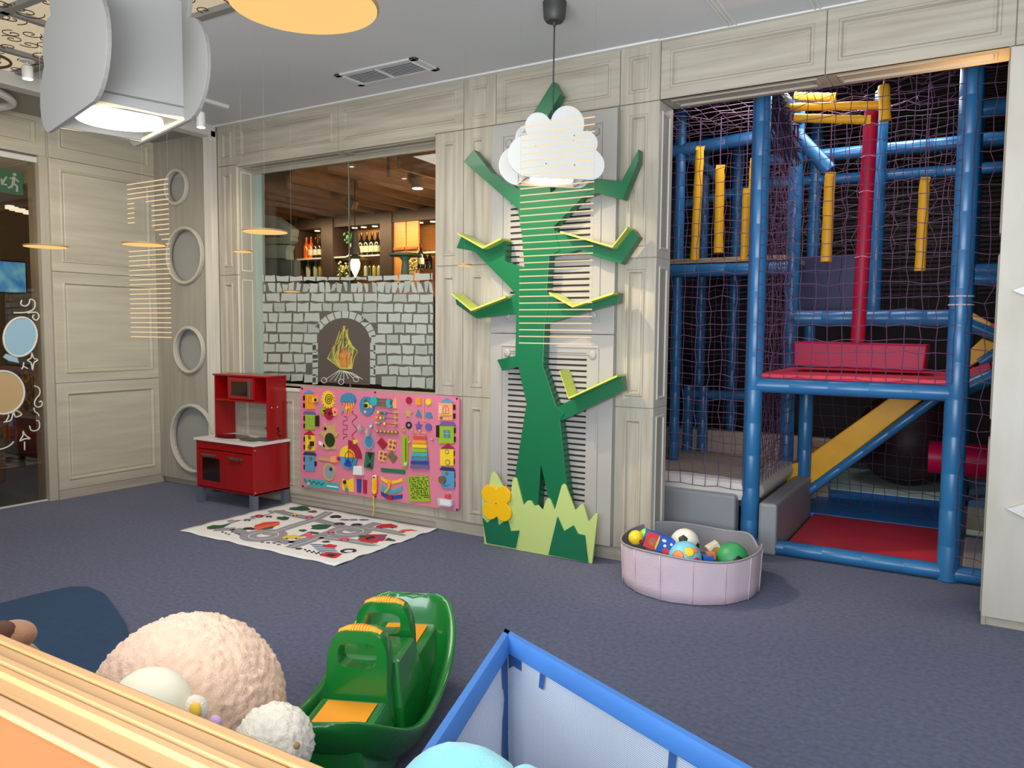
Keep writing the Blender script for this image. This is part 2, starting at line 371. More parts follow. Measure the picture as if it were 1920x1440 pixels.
# front (camera-side) reveal: moulded sill
SZ = .95
def S3(px, py): return PZ(px, py, SZ)
sy = [S3(0, 1195)[1], S3(0, 1300)[1]]
sill = thing('trim_6', 'moulded wooden sill lit warm in the near corner', 'sill', (5.6, -4.05, SZ), kind='structure')
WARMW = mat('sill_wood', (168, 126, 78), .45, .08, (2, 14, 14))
for a, c in ((3.2, 5.235), (5.237, 6.6), (6.602, 8.5)):
    obj('sill_panel', panel((a, sy[1], SZ), (1, 0, 0), (0, 1, 0), (0, 0, 1), c-a, sy[0]-sy[1]-.012, .026, deep=.005), WARMW, sill)
b = MB(); b.box(3.2, 8.5, sy[0]-.012, sy[0]+.006, SZ-.03, SZ+.003); obj('sill_nosing', b, WARMW, sill, bev=.003)
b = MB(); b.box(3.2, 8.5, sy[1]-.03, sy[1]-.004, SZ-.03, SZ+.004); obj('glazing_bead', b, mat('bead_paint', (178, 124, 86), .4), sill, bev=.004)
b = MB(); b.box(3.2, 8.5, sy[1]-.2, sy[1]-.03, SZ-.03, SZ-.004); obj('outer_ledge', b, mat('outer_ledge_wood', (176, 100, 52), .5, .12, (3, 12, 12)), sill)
b = MB(); b.box(-4.2, 9.2, sy[1]-.2, sy[0], -.1, SZ-.03); b.box(-4.2, 3.2, sy[1]-.2, sy[0], SZ-.03, 3.3); struct('wall_front', b, PLAST)
b = MB(); b.box(9.0, 9.2, -4.6, .1, 0, 3.3); struct('wall_right', b, PLAST)

# ---- lounge seen through the glass door, left
dr = thing('door_1', 'white framed glass door painted with balloons and stars', 'door', (-.07, -2, 0), kind='structure')
b = MB(); b.box(-.105, -.045, -1.045, -1.0, 0, 2.865); b.box(-.105, -.045, -4.2, -1.045, 2.83, 2.875); b.box(-.09, -.05, -4.2, -1.04, .0, .012); obj('door_frame', b, mat('door_frame_white', (205, 205, 200), .4), dr, bev=.004)
b = MB(); b.box(-.080, -.072, -4.2, -1.045, .012, 2.83); obj('pane', b, clear('door_glass', (232, 228, 220), .06), dr)
PAINTW = mat('white_glass_paint', (216, 216, 205), .8)
def gx(px, py, x=-.070): return PX(px, py, x)
def gxc(cx, cy): return gx(cx/3.692, 560+cy/3.692)
def draw(pts, r=.010):                      # smooth stroke painted on the glass
    q = [np.array(p) for p in pts]; out = []
    for i in range(len(q)-1):
        p0 = q[max(0, i-1)]; p1 = q[i]; p2 = q[i+1]; p3 = q[min(len(q)-1, i+2)]
        for t in (0, .25, .5, .75): out.append(.5*((2*p1)+(-p0+p2)*t+(2*p0-5*p1+4*p2-p3)*t*t+(-p0+3*p1-3*p2+p3)*t**3))
    out.append(q[-1]); return MB().tube(out, r, 6)
def stroke(pts, r=.010): obj('painted_stroke', draw([gxc(*p) for p in pts], r), PAINTW, dr, smooth=2)
def oval(c, rx, ry, n=20, tilt=0.): return [(c[0]+rx*math.cos(a)*math.cos(tilt)-ry*math.sin(a)*math.sin(tilt), c[1]+rx*math.cos(a)*math.sin(tilt)+ry*math.sin(a)*math.cos(tilt)) for a in [2*math.pi*i/n for i in range(n)]]
for c, rx, ry, m, nm in (((140, 265), 108, 130, mat('blue_balloon_paint', (150, 185, 205), .8), 'painted_balloon'), ((20, 650), 142, 142, mat('tan_balloon_paint', (190, 160, 115), .8), 'painted_balloon')):
    pts = oval(c, rx, ry, 28, .25)
    obj(nm, MB().slab([gxc(*p) for p in pts], (.002, 0, 0)), m, dr); stroke([p for p in oval(c, rx+6, ry+6, 28, .25)]+[oval(c, rx+6, ry+6, 28, .25)[0]], .009)
obj('painted_balloon', MB().slab([gxc(*p) for p in ((40, 380), (120, 410), (130, 445), (60, 430), (20, 405))], (.002, 0, 0)), mat('blue_balloon_paint', (150, 185, 205), .8), dr)
for p in ([(150, 10), (145, 40), (175, 52), (200, 35), (210, 5), (240, 20), (235, 70), (180, 95), (95, 98)], [(190, 100), (250, 95), (270, 125), (250, 150), (225, 130), (235, 112)],
          [(222, 372), (215, 410), (190, 428), (215, 445), (225, 495), (235, 445), (262, 425), (232, 410), (222, 372)], [(165, 440), (160, 470), (150, 490)], [(163, 468), (192, 485)],
          [(237, 603), (270, 620), (275, 660), (245, 700), (240, 735), (265, 752), (292, 735), (285, 710), (270, 718)], [(235, 755), (240, 780), (262, 795), (270, 815)],
          [(205, 880), (215, 910), (245, 915), (272, 895), (270, 850), (250, 845)], [(160, 915), (158, 950), (138, 985), (175, 970), (210, 970), (175, 945), (160, 915)], [(170, 990), (170, 1050)],
          [(-10, 1045), (30, 1035), (70, 1015), (95, 990)], [(45, 790), (60, 810), (40, 850), (25, 855), (70, 845), (85, 815), (90, 780)], [(95, 790), (110, 775), (150, 800), (110, 820), (95, 790)]): stroke(p, .0058)
b = MB(); b.box(-3.3, -3.2, -4.4, .4, 0, 3.3); b.box(-3.3, -.2, .3, .4, 0, 3.3); b.box(-3.3, -.2, -4.5, -4.4, 0, 3.3); struct('wall_lounge', b, mat('lounge_wall', (110, 94, 78), .8, .2, (3, 3, 1)))
b = MB(); b.box(-3.3, -.1, -4.4, .4, 3.25, 3.3); struct('ceiling', b, mat('lounge_ceiling', (150, 138, 128), .9))
def lx(px, py, x=-1.4): return PX(px, py, x)
p = lx(14, 340); sgn = thing('exit_sign', 'green emergency exit sign with running figure and arrow', 'sign', p)
b = MB(); w = .11; b.box(p[0]-.015, p[0], p[1]-.14, p[1]+.14, p[2]-.11, p[2]+.11); obj('sign_plate', b, mat('exit_green', (44, 96, 76), .5, emit=.9), sgn)
b = MB(); x = p[0]+.004
for q in ((-.13, -.10, -.075, .10),): b.box(p[0], x, p[1]+q[0], p[1]+q[2], p[2]+q[1], p[2]+q[3])
obj('pictogram_door', b, mat('sign_white', (220, 226, 220), .5, emit=.3), sgn)
def sp(y, z): return (x, p[1]+y, p[2]+z)
b = MB(); b.ball(sp(.065, .075), .016, 10, 6); b.tube([sp(.06, .05), sp(.05, -.01)], .014, 6); b.tube([sp(.05, -.01), sp(.085, -.035), sp(.08, -.085)], .01, 6); b.tube([sp(.05, -.01), sp(.03, -.05), sp(.0, -.06)], .01, 6); b.tube([sp(.06, .045), sp(.02, .03)], .008, 6); b.tube([sp(.06, .045), sp(.1, .01)], .008, 6)
obj('pictogram_runner', b, MATS['sign_white'], sgn)
b = MB(); b.tube([sp(-.01, .04), sp(-.05, -.03)], .009, 6); b.tube([sp(-.055, .015), sp(-.052, -.035), sp(-.01, -.035)], .009, 6); obj('pictogram_arrow', b, MATS['sign_white'], sgn)
p = lx(12, 519, -1.9); tv = thing('wall_screen', 'lit blue-green screen hanging in the dark lounge behind the glass door', 'screen', p)
b = MB(); b.box(p[0]-.03, p[0], p[1]-.3, p[1]+.2, p[2]-.17, p[2]+.17); obj('bezel', b, mat('screen_bezel', (24, 24, 26), .4), tv)
b = MB(); b.box(p[0], p[0]+.006, p[1]-.28, p[1]+.185, p[2]-.155, p[2]+.155)
sm = mat('screen_picture', (90, 150, 175), .5, .5, (14, 9, 9), emit=.0, wear=(40, 110, 190)); n = sm.node_tree.nodes; sm.node_tree.links.new([k for k in n if k.type == 'VALTORGB'][0].outputs[0], n['Principled BSDF'].inputs['Emission Color']); n['Principled BSDF'].inputs['Emission Strength'].default_value = .8
obj('screen_panel', b, sm, tv)
for k, (px, py, dx) in enumerate(((18, 388, 6), (26, 391, 6), (38, 394, 7), (53, 398, 7))):
    a, c = lx(px-dx, py-1, -1.6), lx(px+dx, py+2, -1.6); b = MB(); b.obox((a+c)/2, (0, 1, 0), (1, 0, 0), (0, 0, 1), (abs(c[1]-a[1])/2, .03, .018))
    obj('strip_light', b, glow('strip_white', (255, 244, 230), 1.6), label='white strip light in the dark lounge, number %s along the row from the left' % ('one', 'two', 'three', 'four')[k], cat='lamp', group='strip lights in the lounge')
p = lx(70, 880, -.9); p[2] = 0
ch = thing('armchair', 'beige upholstered armchair with red cushion seen low through the glass door', 'armchair', (-.75, -1.55, 0))
BEI = mat('beige_upholstery', (120, 96, 72), .85, .15, (6, 6, 6))
b = MB(); b.box(-1.35, -.55, -2.1, -1.2, .1, .42); obj('seat', b, BEI, ch, bev=.06)
b = MB(); b.box(-.62, -.42, -2.1, -1.2, .1, .62); obj('armrest', b, BEI, ch, bev=.07)
b = MB(); b.box(-1.3, -.5, -1.34, -1.14, .1, .78); obj('backrest', b, BEI, ch, bev=.07)
b = MB(); b.box(-1.25, -.72, -1.95, -1.45, .42, .52); obj('cushion', b, mat('red_cushion', (140, 28, 24), .8), ch, bev=.05)
t = lx(55, 812, -2.3); tb = thing('cafe_table', 'dark wooden table with orange-lit top behind the balloon glass', 'table', (t[0]-.3, t[1], 0))
b = MB(); b.box(t[0]-.75, t[0]+.1, t[1]-.55, t[1]+.2, t[2]-.03, t[2]); obj('table_top', b, mat('table_wood', (120, 62, 28), .35, .2, (3, 14, 14)), tb, bev=.006)
b = MB(); b.tube([(t[0]-.3, t[1]-.15, 0), (t[0]-.3, t[1]-.15, t[2]-.03)], .035, 12); obj('pedestal', b, mat('black_metal', (24, 24, 26), .4), tb)
b = MB(); b.lathe([(.0, 0), (.22, 0), (.22, .02), (.05, .03)], (t[0]-.3, t[1]-.15, 0), 24); obj('foot_plate', b, MATS['black_metal'], tb)
# ================================================================== CEILING FITTINGS
IRON = mat('scroll_iron', (74, 52, 36), .6)
lum = thing('luminous_ceiling', 'backlit cream ceiling panels with dark wrought scrollwork, upper left', 'ceiling light', (1.6, -2.8, CEILZ))
GLOWP = glow('backlit_cream', (246, 226, 190), .62)
FRAMEM = mat('lum_frame', (130, 128, 124), .6)
b = MB(); b.box(SX0-.03, SX1+.03, SY0-.03, SY0+.03, CEILZ-.012, CEILZ+.05); b.box(SX0-.03, SX1+.03, SY1-.03, SY1+.02, CEILZ-.012, CEILZ+.05); b.box(SX1-.02, SX1+.03, SY0, SY1, CEILZ-.012, CEILZ+.05); obj('outer_frame', b, FRAMEM, lum)
NX, NY = 5, 4; dx, dy = (SX1-SX0)/NX, (SY1-SY0)/NY
for i in range(1, NX):
    b = MB(); b.box(SX0+i*dx-.022, SX0+i*dx+.022, SY0, SY1, CEILZ-.008, CEILZ+.03); obj('frame_bar', b, FRAMEM, lum)
for j in range(1, NY):
    b = MB(); b.box(SX0, SX1, SY0+j*dy-.022, SY0+j*dy+.022, CEILZ-.008, CEILZ+.03); obj('frame_bar', b, FRAMEM, lum)
def spiral(c, r, a0, turns, s=1, n=26): return [(c[0]+r*(1-.85*t)*math.cos(a0+s*turns*2*math.pi*t), c[1]+r*(1-.85*t)*math.sin(a0+s*turns*2*math.pi*t), CEILZ+.004) for t in [k/n for k in range(n+1)]]
for i in range(NX):
    for j in range(NY):
        x0, y0 = SX0+i*dx, SY0+j*dy; c = (x0+dx/2, y0+dy/2)
        b = MB(); b.box(x0, x0+dx, y0, y0+dy, CEILZ+.02, CEILZ+.03); obj('light_panel', b, GLOWP, lum)
        b = MB(); R = .19
        if (i+j) % 2 == 0:
            b.tube([(c[0]+R*math.cos(a), c[1]+R*math.sin(a), CEILZ+.004) for a in np.linspace(0, 2*math.pi, 33)[:-1]], .009, 6, closed=True)
        for k in range(6):
            a = k*math.pi/3+.3*i
            b.tube(spiral((c[0]+.105*math.cos(a), c[1]+.105*math.sin(a)), .062, a+1, 1.3, 1 if k % 2 else -1), .003, 5)
        for sx in (-1, 1):
            for sy_ in (-1, 1):
                q = (c[0]+sx*dx*.37, c[1]+sy_*dy*.37)
                b.tube(spiral(q, .085, math.atan2(-sy_, -sx), 1.4, sx*sy_), .0032, 5); b.tube(spiral((q[0]-sx*.02, q[1]+sy_*.05), .05, 0, 1.2, -sx*sy_), .003, 5)
        for k in range(4):
            a = k*math.pi/2; b.tube(spiral((c[0]+.25*math.cos(a), c[1]+.25*math.sin(a)), .05, a, 1.2), .003, 5)
        obj('scrollwork', b, IRON, lum)
# ---- air vent
v = thing('air_vent', 'white slatted air vent set in the grey ceiling above the window', 'vent', (3.125, -.385, CEILZ))
VM = mat('vent_white', (206, 206, 204), .4)
b = MB(); b.box(2.77, 3.48, -.52, -.48, CEILZ-.012, CEILZ+.001); b.box(2.77, 3.48, -.29, -.25, CEILZ-.012, CEILZ+.001); b.box(2.77, 2.82, -.52, -.25, CEILZ-.012, CEILZ+.001); b.box(3.43, 3.48, -.52, -.25, CEILZ-.012, CEILZ+.001); obj('frame', b, VM, v, bev=.002)
b = MB(); b.box(2.8, 3.45, -.5, -.27, CEILZ-.001, CEILZ+.0); obj('duct_void', b, mat('vent_dark', (40, 40, 38), .8), v)
for k in range(8):
    y = -.468+k*.0245; b = MB(); b.obox((3.125, y, CEILZ-.008), (1, 0, 0), (0, .8, .6), (0, -.6, .8), (.305, .009, .0012)); obj('slat', b, VM, v)
for x in (2.825, 3.115, 3.425): b = MB(); b.box(x-.006, x+.006, -.48, -.29, CEILZ-.016, CEILZ-.004); obj('slat_bar', b, mat('vent_bar', (232, 232, 228), .4), v)
# ---- track with spotlights
def spotlamp(name, px, py, d, h, lab, track=None):
    q = PZ(px, py, d); t = thing(name, lab, 'spotlight', (q[0], q[1], q[2]), 'ceiling spotlights')
    b = MB(); b.lathe([(.030, .0), (.034, .0), (.034, h), (.025, h+.006)], q, 20); obj('spot_can', b, WHITE, t, smooth=True)
    b = MB(); b.lathe([(.0, .001), (.029, .001), (.029, -.002), (.0, -.002)], q, 20); obj('lens', b, glow('spot_lens', (255, 250, 240), 12), t)
    b = MB(); b.tube([(q[0], q[1], q[2]+h), (q[0], q[1], CEILZ-.02)], .008, 8); obj('stem', b, WHITE, t)
    if track: b = MB(); b.box(q[0]-.018, q[0]+.018, q[1]-.5, q[1]+.25, CEILZ-.025, CEILZ); obj('track', b, mat('track_white', (226, 224, 218), .4), t)
    else: b = MB(); b.lathe([(.0, 0), (.045, 0), (.045, -.015), (0, -.015)], (q[0], q[1], CEILZ-.0), 20); obj('ceiling_plate', b, WHITE, t)
    return t
spotlamp('ceiling_spotlight', 377, 239, 3.02, .11, 'white cylinder spotlight on a short track near the porthole board', True)
spotlamp('ceiling_spotlight', 52, 148, 3.12, .08, 'small bright white spotlight at the far left under the scrollwork ceiling')
# ---- cloud lamps
CLW = mat('cloud_white', (206, 206, 200), .6); CLI = mat('cloud_grey_board', (150, 156, 164), .6)
def cloud_outline(sc=1.):
    C = [(-165, 190, 112), (80, 230, 140), (240, 80, 98), (275, -95, 125), (-250, -50, 168)]; out = []
    for k in range(72):
        a = 2*math.pi*k/72; d = np.array([math.cos(a), math.sin(a)]); best = 0
        for cx, cy, r in C:
            c = np.array([cx, cy]); p = d@c; q = c@c-p*p
            if q < r*r: best = max(best, p+math.sqrt(r*r-q))
        if d[1] < 0:
            t = -218/d[1]
            if -260 <= d[0]*t <= 285: best = max(best, t) if best < t else t
            elif best*d[1] < -218: best = min(best, t)
        out.append((d[0]*best*sc, d[1]*best*sc))
    return out
def cloud_lamp(c, ang, gap, sc, lab, cord=True, cc=None, hw=None, CLW=CLW, CLI=CLI):
    """c: centre between the two plates; plates stand gap apart, their in-plane axis at angle ang"""
    a = np.array([math.cos(ang), math.sin(ang), 0]); n = np.array([-math.sin(ang), math.cos(ang), 0]); z = np.array([0, 0, 1.]); c = np.array(c)
    t = thing('cloud_pendant_lamp', lab, 'lamp', c+z*(-218*sc), 'cloud pendant lamps')
    o = cloud_outline(sc)
    for s in (-1, 1):
        obj('cloud_plate', MB().slab([c+n*(s*gap/2-.006)+a*p[0]+z*p[1] for p in o], n*.012), CLW, t, bev=.001)
    hw = hw or 255*sc; zb = -212*sc; zt = 190*sc
    for s in (-1, 1):
        b = MB(); b.slab([c+a*(s*hw)+n*q+z*h for q, h in ((-gap/2, zb), (gap/2, zb), (gap/2, zt), (-gap/2, zt))], a*(-s*.01)); obj('side_board', b, CLI, t)
    b = MB(); b.slab([c+a*i*hw+n*j*gap/2+z*(zb+.035) for i, j in ((-1, -1), (1, -1), (1, 1), (-1, 1))], z*.006); obj('lamp_board', b, CLI, t)
    b = MB(); b.tube([c+a*i*hw+n*j*(gap/2-.008)+z*(zb+.004) for i, j in ((-1, -1), (1, -1), (1, 1), (-1, 1))], .006, 4, closed=True); obj('lower_rim', b, mat('lamp_rim', (226, 196, 160), .5), t)
    R = min(hw, gap/2)*.93
    b = MB(); q = [c+a*R*math.cos(k*math.pi/20)*min(1.0, hw/R*.9)+n*R*math.sin(k*math.pi/20)+z*(zb+.006) for k in range(40)]; b.slab(q, z*.014); obj('light_disc', b, glow('cloud_disc', (255, 248, 232), 5), t)
    for i, j in ((-.75, .1), (.52, .45), (.55, -.35), (.5, .3), (-.4, -.35)):
        p = c+n*(-gap/2-.006)+a*i*hw+z*j*300*sc; b = MB(); b.lathe([(.0, -.002), (.005, -.002), (.005, .002), (0, .002)], p, 8, 1); obj('screw', b, mat('screw_grey', (120, 120, 118), .4), t)
    if cord:
        top = np.array([cc[0], cc[1], CEILZ])
        b = MB(); b.tube([c+z*60*sc, (cc[0], cc[1], CEILZ-.1)], .0045, 8); obj('cord', b, mat('cord_black', (22, 20, 20), .5), t)
        b = MB(); b.lathe([(.064, 0), (.062, -.04), (.058, -.085), (.045, -.102), (.01, -.105), (.008, -.125), (0, -.125)], top, 28); obj('ceiling_cup', b, mat('cup_dark', (58, 57, 54), .5), t, smooth=True)
    return t
SC = .54/818
u_ang = math.atan2(.676, .735)
c0 = PY(1046, 284, -.80)
nn = np.array([-math.sin(u_ang), math.cos(u_ang), 0])
cloud_lamp(c0+nn*.13, u_ang, .26, SC, 'cloud shaped white pendant lamp hanging in front of the green tree', True, (PZ(1040, 1, CEILZ)+PZ(1040, 8, CEILZ))/2)
q = [PZ(px, py, 2.10) for px, py in ((165, 195), (348, 228), (275, 265), (105, 235))]
cc = sum(q)/4; av = (q[3]-q[0])+(q[2]-q[1]); ang = math.atan2(av[1], av[0]); gap = float(np.linalg.norm(q[1]-q[0]))
cloud_lamp((cc[0], cc[1], 2.10+212*SC*1.28), ang, gap*.98, SC*1.28, 'cloud shaped pendant lamp seen from below with bright oval light, upper left', True, (cc[0], cc[1]), float(np.linalg.norm(av))/4*1.08, mat('cloud_white_shaded', (108, 105, 99), .7), mat('cloud_board_shaded', (124, 122, 118), .7))  # darker copies of the cloud materials: this lamp's shade is in the colour
# ---- glass reflections of disc lamps, built as glowing discs on added wires
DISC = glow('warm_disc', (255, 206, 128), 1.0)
def disc_reflection(px, py, d, wpx, lab):
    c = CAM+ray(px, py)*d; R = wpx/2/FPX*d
    t = thing('reflected_disc', lab, 'lamp', c, 'flat disc lamp reflections')
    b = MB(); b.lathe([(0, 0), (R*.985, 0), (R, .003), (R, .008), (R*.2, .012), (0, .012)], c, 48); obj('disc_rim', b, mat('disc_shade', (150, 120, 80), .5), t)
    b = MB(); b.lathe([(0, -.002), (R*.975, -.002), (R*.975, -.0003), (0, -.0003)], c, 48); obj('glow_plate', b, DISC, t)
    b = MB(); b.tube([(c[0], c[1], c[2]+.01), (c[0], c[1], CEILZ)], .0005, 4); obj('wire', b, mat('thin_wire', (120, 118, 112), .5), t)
disc_reflection(570, 12, 1.75, 278, 'reflection of the largest flat orange disc lamp overhead at the top edge')
disc_reflection(86, 463, 4.6, 75, 'warm reflection of a disc lamp in front of the glass door frame')
disc_reflection(270, 459, 4.6, 77, 'warm reflection of a disc lamp beside the left column of light bars')
disc_reflection(497, 435, 5.0, 83, 'warm reflection of a disc lamp in front of the bar window')
disc_reflection(455, 472, 5.3, 35, 'small dim reflection of a disc lamp left of the bar window jamb')
disc_reflection(547, 547, 5.3, 31, 'tiny disc lamp reflection low in front of the stone pattern glass')
disc_reflection(871, 498, 5.0, 27, 'small pale disc lamp reflection between the panels left of the green tree')
# ---- window reflections of light bars, modelled as rods hung on added wires
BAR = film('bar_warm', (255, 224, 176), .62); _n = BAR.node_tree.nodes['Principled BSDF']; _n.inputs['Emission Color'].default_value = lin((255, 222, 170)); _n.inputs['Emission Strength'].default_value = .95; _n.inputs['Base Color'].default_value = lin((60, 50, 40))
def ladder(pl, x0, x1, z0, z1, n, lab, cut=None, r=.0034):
    t = thing('reflected_bar_column', lab, 'lamp', ((x0+x1)/2, pl, z0), 'reflected columns of thin warm light bars')
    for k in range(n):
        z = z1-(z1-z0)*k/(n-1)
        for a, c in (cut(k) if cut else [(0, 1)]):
            b = MB(); b.tube([(x0+(x1-x0)*a, pl, z), (x0+(x1-x0)*c, pl, z)], r, 6); obj('reflected_bar', b, BAR, t)
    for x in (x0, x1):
        b = MB(); b.tube([(x, pl, z0), (x, pl, CEILZ)], .0004, 4); obj('added_wire', b, MATS['thin_wire'], t)
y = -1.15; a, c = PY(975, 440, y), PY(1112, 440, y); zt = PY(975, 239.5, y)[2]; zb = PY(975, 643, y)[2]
ladder(y, a[0], c[0], zb, zt, 33, 'reflected column of thin warm light bars across the green tree trunk')
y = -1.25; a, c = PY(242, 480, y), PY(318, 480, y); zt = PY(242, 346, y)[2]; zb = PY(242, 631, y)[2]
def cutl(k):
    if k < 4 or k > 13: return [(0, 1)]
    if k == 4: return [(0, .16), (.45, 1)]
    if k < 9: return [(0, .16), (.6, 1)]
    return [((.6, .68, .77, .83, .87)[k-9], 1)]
ladder(y, a[0], c[0], zb, zt, 33, 'left reflected column of thin warm light bars, partly interrupted, beside the portholes', cutl, .0036)
# ================================================================== HEATER COVER + BOOK TREE
hc = thing('heater_cover', 'grey-white slotted cover boards on the wall behind the green tree', 'cover', (4.2, -.03, .09))
SLOT = mat('slot_dark', (30, 24, 18), .9)
LG = mat('cover_line', (150, 146, 138), .5)
for z0, z1, slots in ((.10, 1.462, [(635, 660, 945)]), (1.468, 2.872, [])):
    b = MB(); b.box(3.772, 4.70, -.05, -.003, z0, z1); obj('cover_board', b, GREYCOV, hc, bev=.003)
    # raised frame line inside the board
    for x0, x1, a, c in ((3.86, 4.60, z1-.085, z1-.075), (3.86, 4.60, z0+.075, z0+.085), (3.86, 3.87, z0+.08, z1-.08), (4.59, 4.60, z0+.08, z1-.08), (3.90, 4.56, z1-.13, z1-.122)):
        b = MB(); b.box(x0, x1, -.056, -.049, a, c); obj('moulding_strip', b, GREYCOV, hc, bev=.002)
    for x in (3.90, 4.545):
        for z in (z1-.15, z0+.1):
            b = MB(); b.ball((x+.01, -.052, z+.02), (.028, .008, .03), 10, 6); obj('corner_rosette', b, GREYCOV, hc, smooth=2)
zs = [PY(1100, y, -.05)[2] for y in (664, 940)]
n = 27
for k in range(n):
    z = zs[0]+(zs[1]-zs[0])*k/(n-1); b = MB(); b.box(3.92, 4.515, -.0515, -.045, z-.006, z+.006); obj('slot', b, SLOT, hc)
zs = [PY(1100, y, -.05)[2] for y in (285, 558)]
n = 24
for k in range(n):
    z = zs[0]+(zs[1]-zs[0])*k/(n-1); b = MB(); b.box(3.93, 4.525, -.0515, -.045, z-.006, z+.006); obj('slot', b, SLOT, hc)

GREEN = mat('tree_green_lacquer', (16, 100, 62), .32, coat=.15)
LIME = mat('shelf_lime', (196, 208, 92), .4)
tree = thing('book_tree', 'tall green cut-out tree with lime shelves fixed to the wall', 'tree shelf', (4.2, -.09, 0))
TY = -.135; D = (0, .0762, 0)
def tp(pts, y=TY): return [PY(px, py, y) for px, py in pts]
trunk = [(945, 1016), (965, 895), (987, 757), (972, 690), (966, 668), (968, 587), (967, 550), (983, 501), (978, 439), (972, 400), (970, 380), (985, 360), (1020, 370), (1050, 350), (1085, 340), (1110, 352), (1103, 359), (1038, 425), (1040, 432), (1050, 470), (1030, 481), (1025, 545), (1030, 560), (1021, 607), (1018, 687), (1043, 763), (1058, 775), (1050, 789), (1062, 907), (1075, 1016), (1046, 1016), (1014, 871), (1004, 1016)]
obj('trunk', MB().slab(tp(trunk), D), GREEN, tree, bev=.002)
br = [[(978, 398), (869, 303), (888, 281), (921, 323), (985, 362), (1000, 385)],
      [(975, 380), (967, 265), (1037, 152), (1050, 177), (1012, 245), (1035, 375)],
      [(1085, 341), (1115, 334), (1165, 340), (1197, 280), (1196, 304), (1167, 374), (1118, 361), (1095, 370)],
      [(983, 502), (957, 494), (947, 489), (948, 453), (939, 447), (912, 466), (865, 443), (856, 465), (889, 471), (957, 540), (968, 552), (985, 530)],
      [(968, 550), (955, 558), (906, 577), (884, 590), (854, 561), (856, 571), (893, 597), (969, 587)],
      [(967, 667), (932, 675), (942, 695), (972, 687)],
      [(1035, 430), (1052, 437), (1150, 470), (1187, 431), (1197, 445), (1164, 495), (1106, 478), (1088, 468), (1028, 482)],
      [(1022, 548), (1030, 553), (1072, 578), (1160, 549), (1158, 568), (1106, 582), (1032, 604), (1018, 608)],
      [(1040, 765), (1052, 759), (1165, 705), (1168, 733), (1056, 787), (1045, 790)]]
for k, p in enumerate(br):
    yy = TY+.0006*(k+1); obj('branch', MB().slab(tp(p, yy), (0, .0762-.0006*(k+1), 0)), GREEN, tree)
def vshelf(pts, y0=-.20, y1=-.06, th=.012):
    P = [PY(px, py, y0) for px, py in pts]; low = [p-np.array([0, 0, th]) for p in P]
    n = len(P); poly = P+low[::-1]
    return MB().slab(poly, (0, y1-y0, 0))
for p in ([(1050, 433), (1148, 461), (1176, 425)], [(1029, 548), (1073, 573), (1150, 548)], [(857, 436), (905, 463), (939, 446)], [(846, 549), (883, 580), (948, 555)], [(1049, 694), (1066, 745), (1157, 703)]):
    obj('shelf', vshelf(p), LIME, tree, bev=.001)
# grass board with flower in front of the trunk
GY = -.152
gb = thing('grass_board', 'pale green grass-shaped board standing at the foot of the tree', 'board', PZ(1010, 1035))
pts = [(908, 1016), (902, 918), (906, 916), (914, 925), (921, 888), (926, 884), (931, 890), (956, 937), (961, 899), (965, 895), (969, 899), (981, 947), (989, 939), (995, 939), (1001, 949), (1008, 947), (1017, 957), (1024, 937), (1028, 934), (1032, 938), (1040, 957), (1053, 910), (1057, 907), (1061, 911), (1078, 957), (1089, 946), (1094, 946), (1103, 978), (1116, 963), (1121, 964), (1120, 970), (1110, 1055)]
P = tp(pts, GY); P[0][2] = .002; P[-1][2] = .002
obj('grass_cutout', MB().slab(P, (0, .015, 0)), mat('grass_pale', (178, 196, 118), .45), gb, bev=.0015)
DG = mat('grass_dark', (18, 100, 66), .4)
for pts in ([(904, 971), (913, 981), (930, 966), (934, 985), (951, 974), (957, 996), (973, 995), (966, 1028), (912, 1018)], [(1045, 969), (1057, 996), (1075, 985), (1083, 1001), (1096, 1004), (1102, 1055), (1028, 1040)]):
    P = tp(pts, GY-.010)
    for p in P: p[2] = max(p[2], .004)
    obj('dark_tuft', MB().slab(P, (0, .0105, 0)), DG, gb, bev=.001)
fl = PY(930, 944, GY-.022)
lob = [PY(x, y, GY-.022) for x, y in ((917, 926), (942, 929), (918.5, 957.5), (943.5, 961))]
out = []
for k in range(64):
    a = 2*math.pi*k/64; d = np.array([math.cos(a), math.sin(a)]); best = .02
    for l in lob:
        c = np.array([l[0]-fl[0], l[2]-fl[2]]); r = .062; p = d@c; q = c@c-p*p
        if q < r*r: best = max(best, p+math.sqrt(r*r-q))
    out.append((fl[0]+d[0]*best, GY-.022, fl[2]+d[1]*best))
f = obj('flower', MB().slab(out, (0, .0215, 0)), mat('flower_yellow', (232, 178, 12), .4), gb, bev=.003)
obj('centre_screw', MB().lathe([(0, -.024), (.004, -.024), (.004, -.02), (0, -.02)], (fl[0], GY, fl[2]), 8, 1), mat('screw_dark', (50, 46, 40), .4), f)

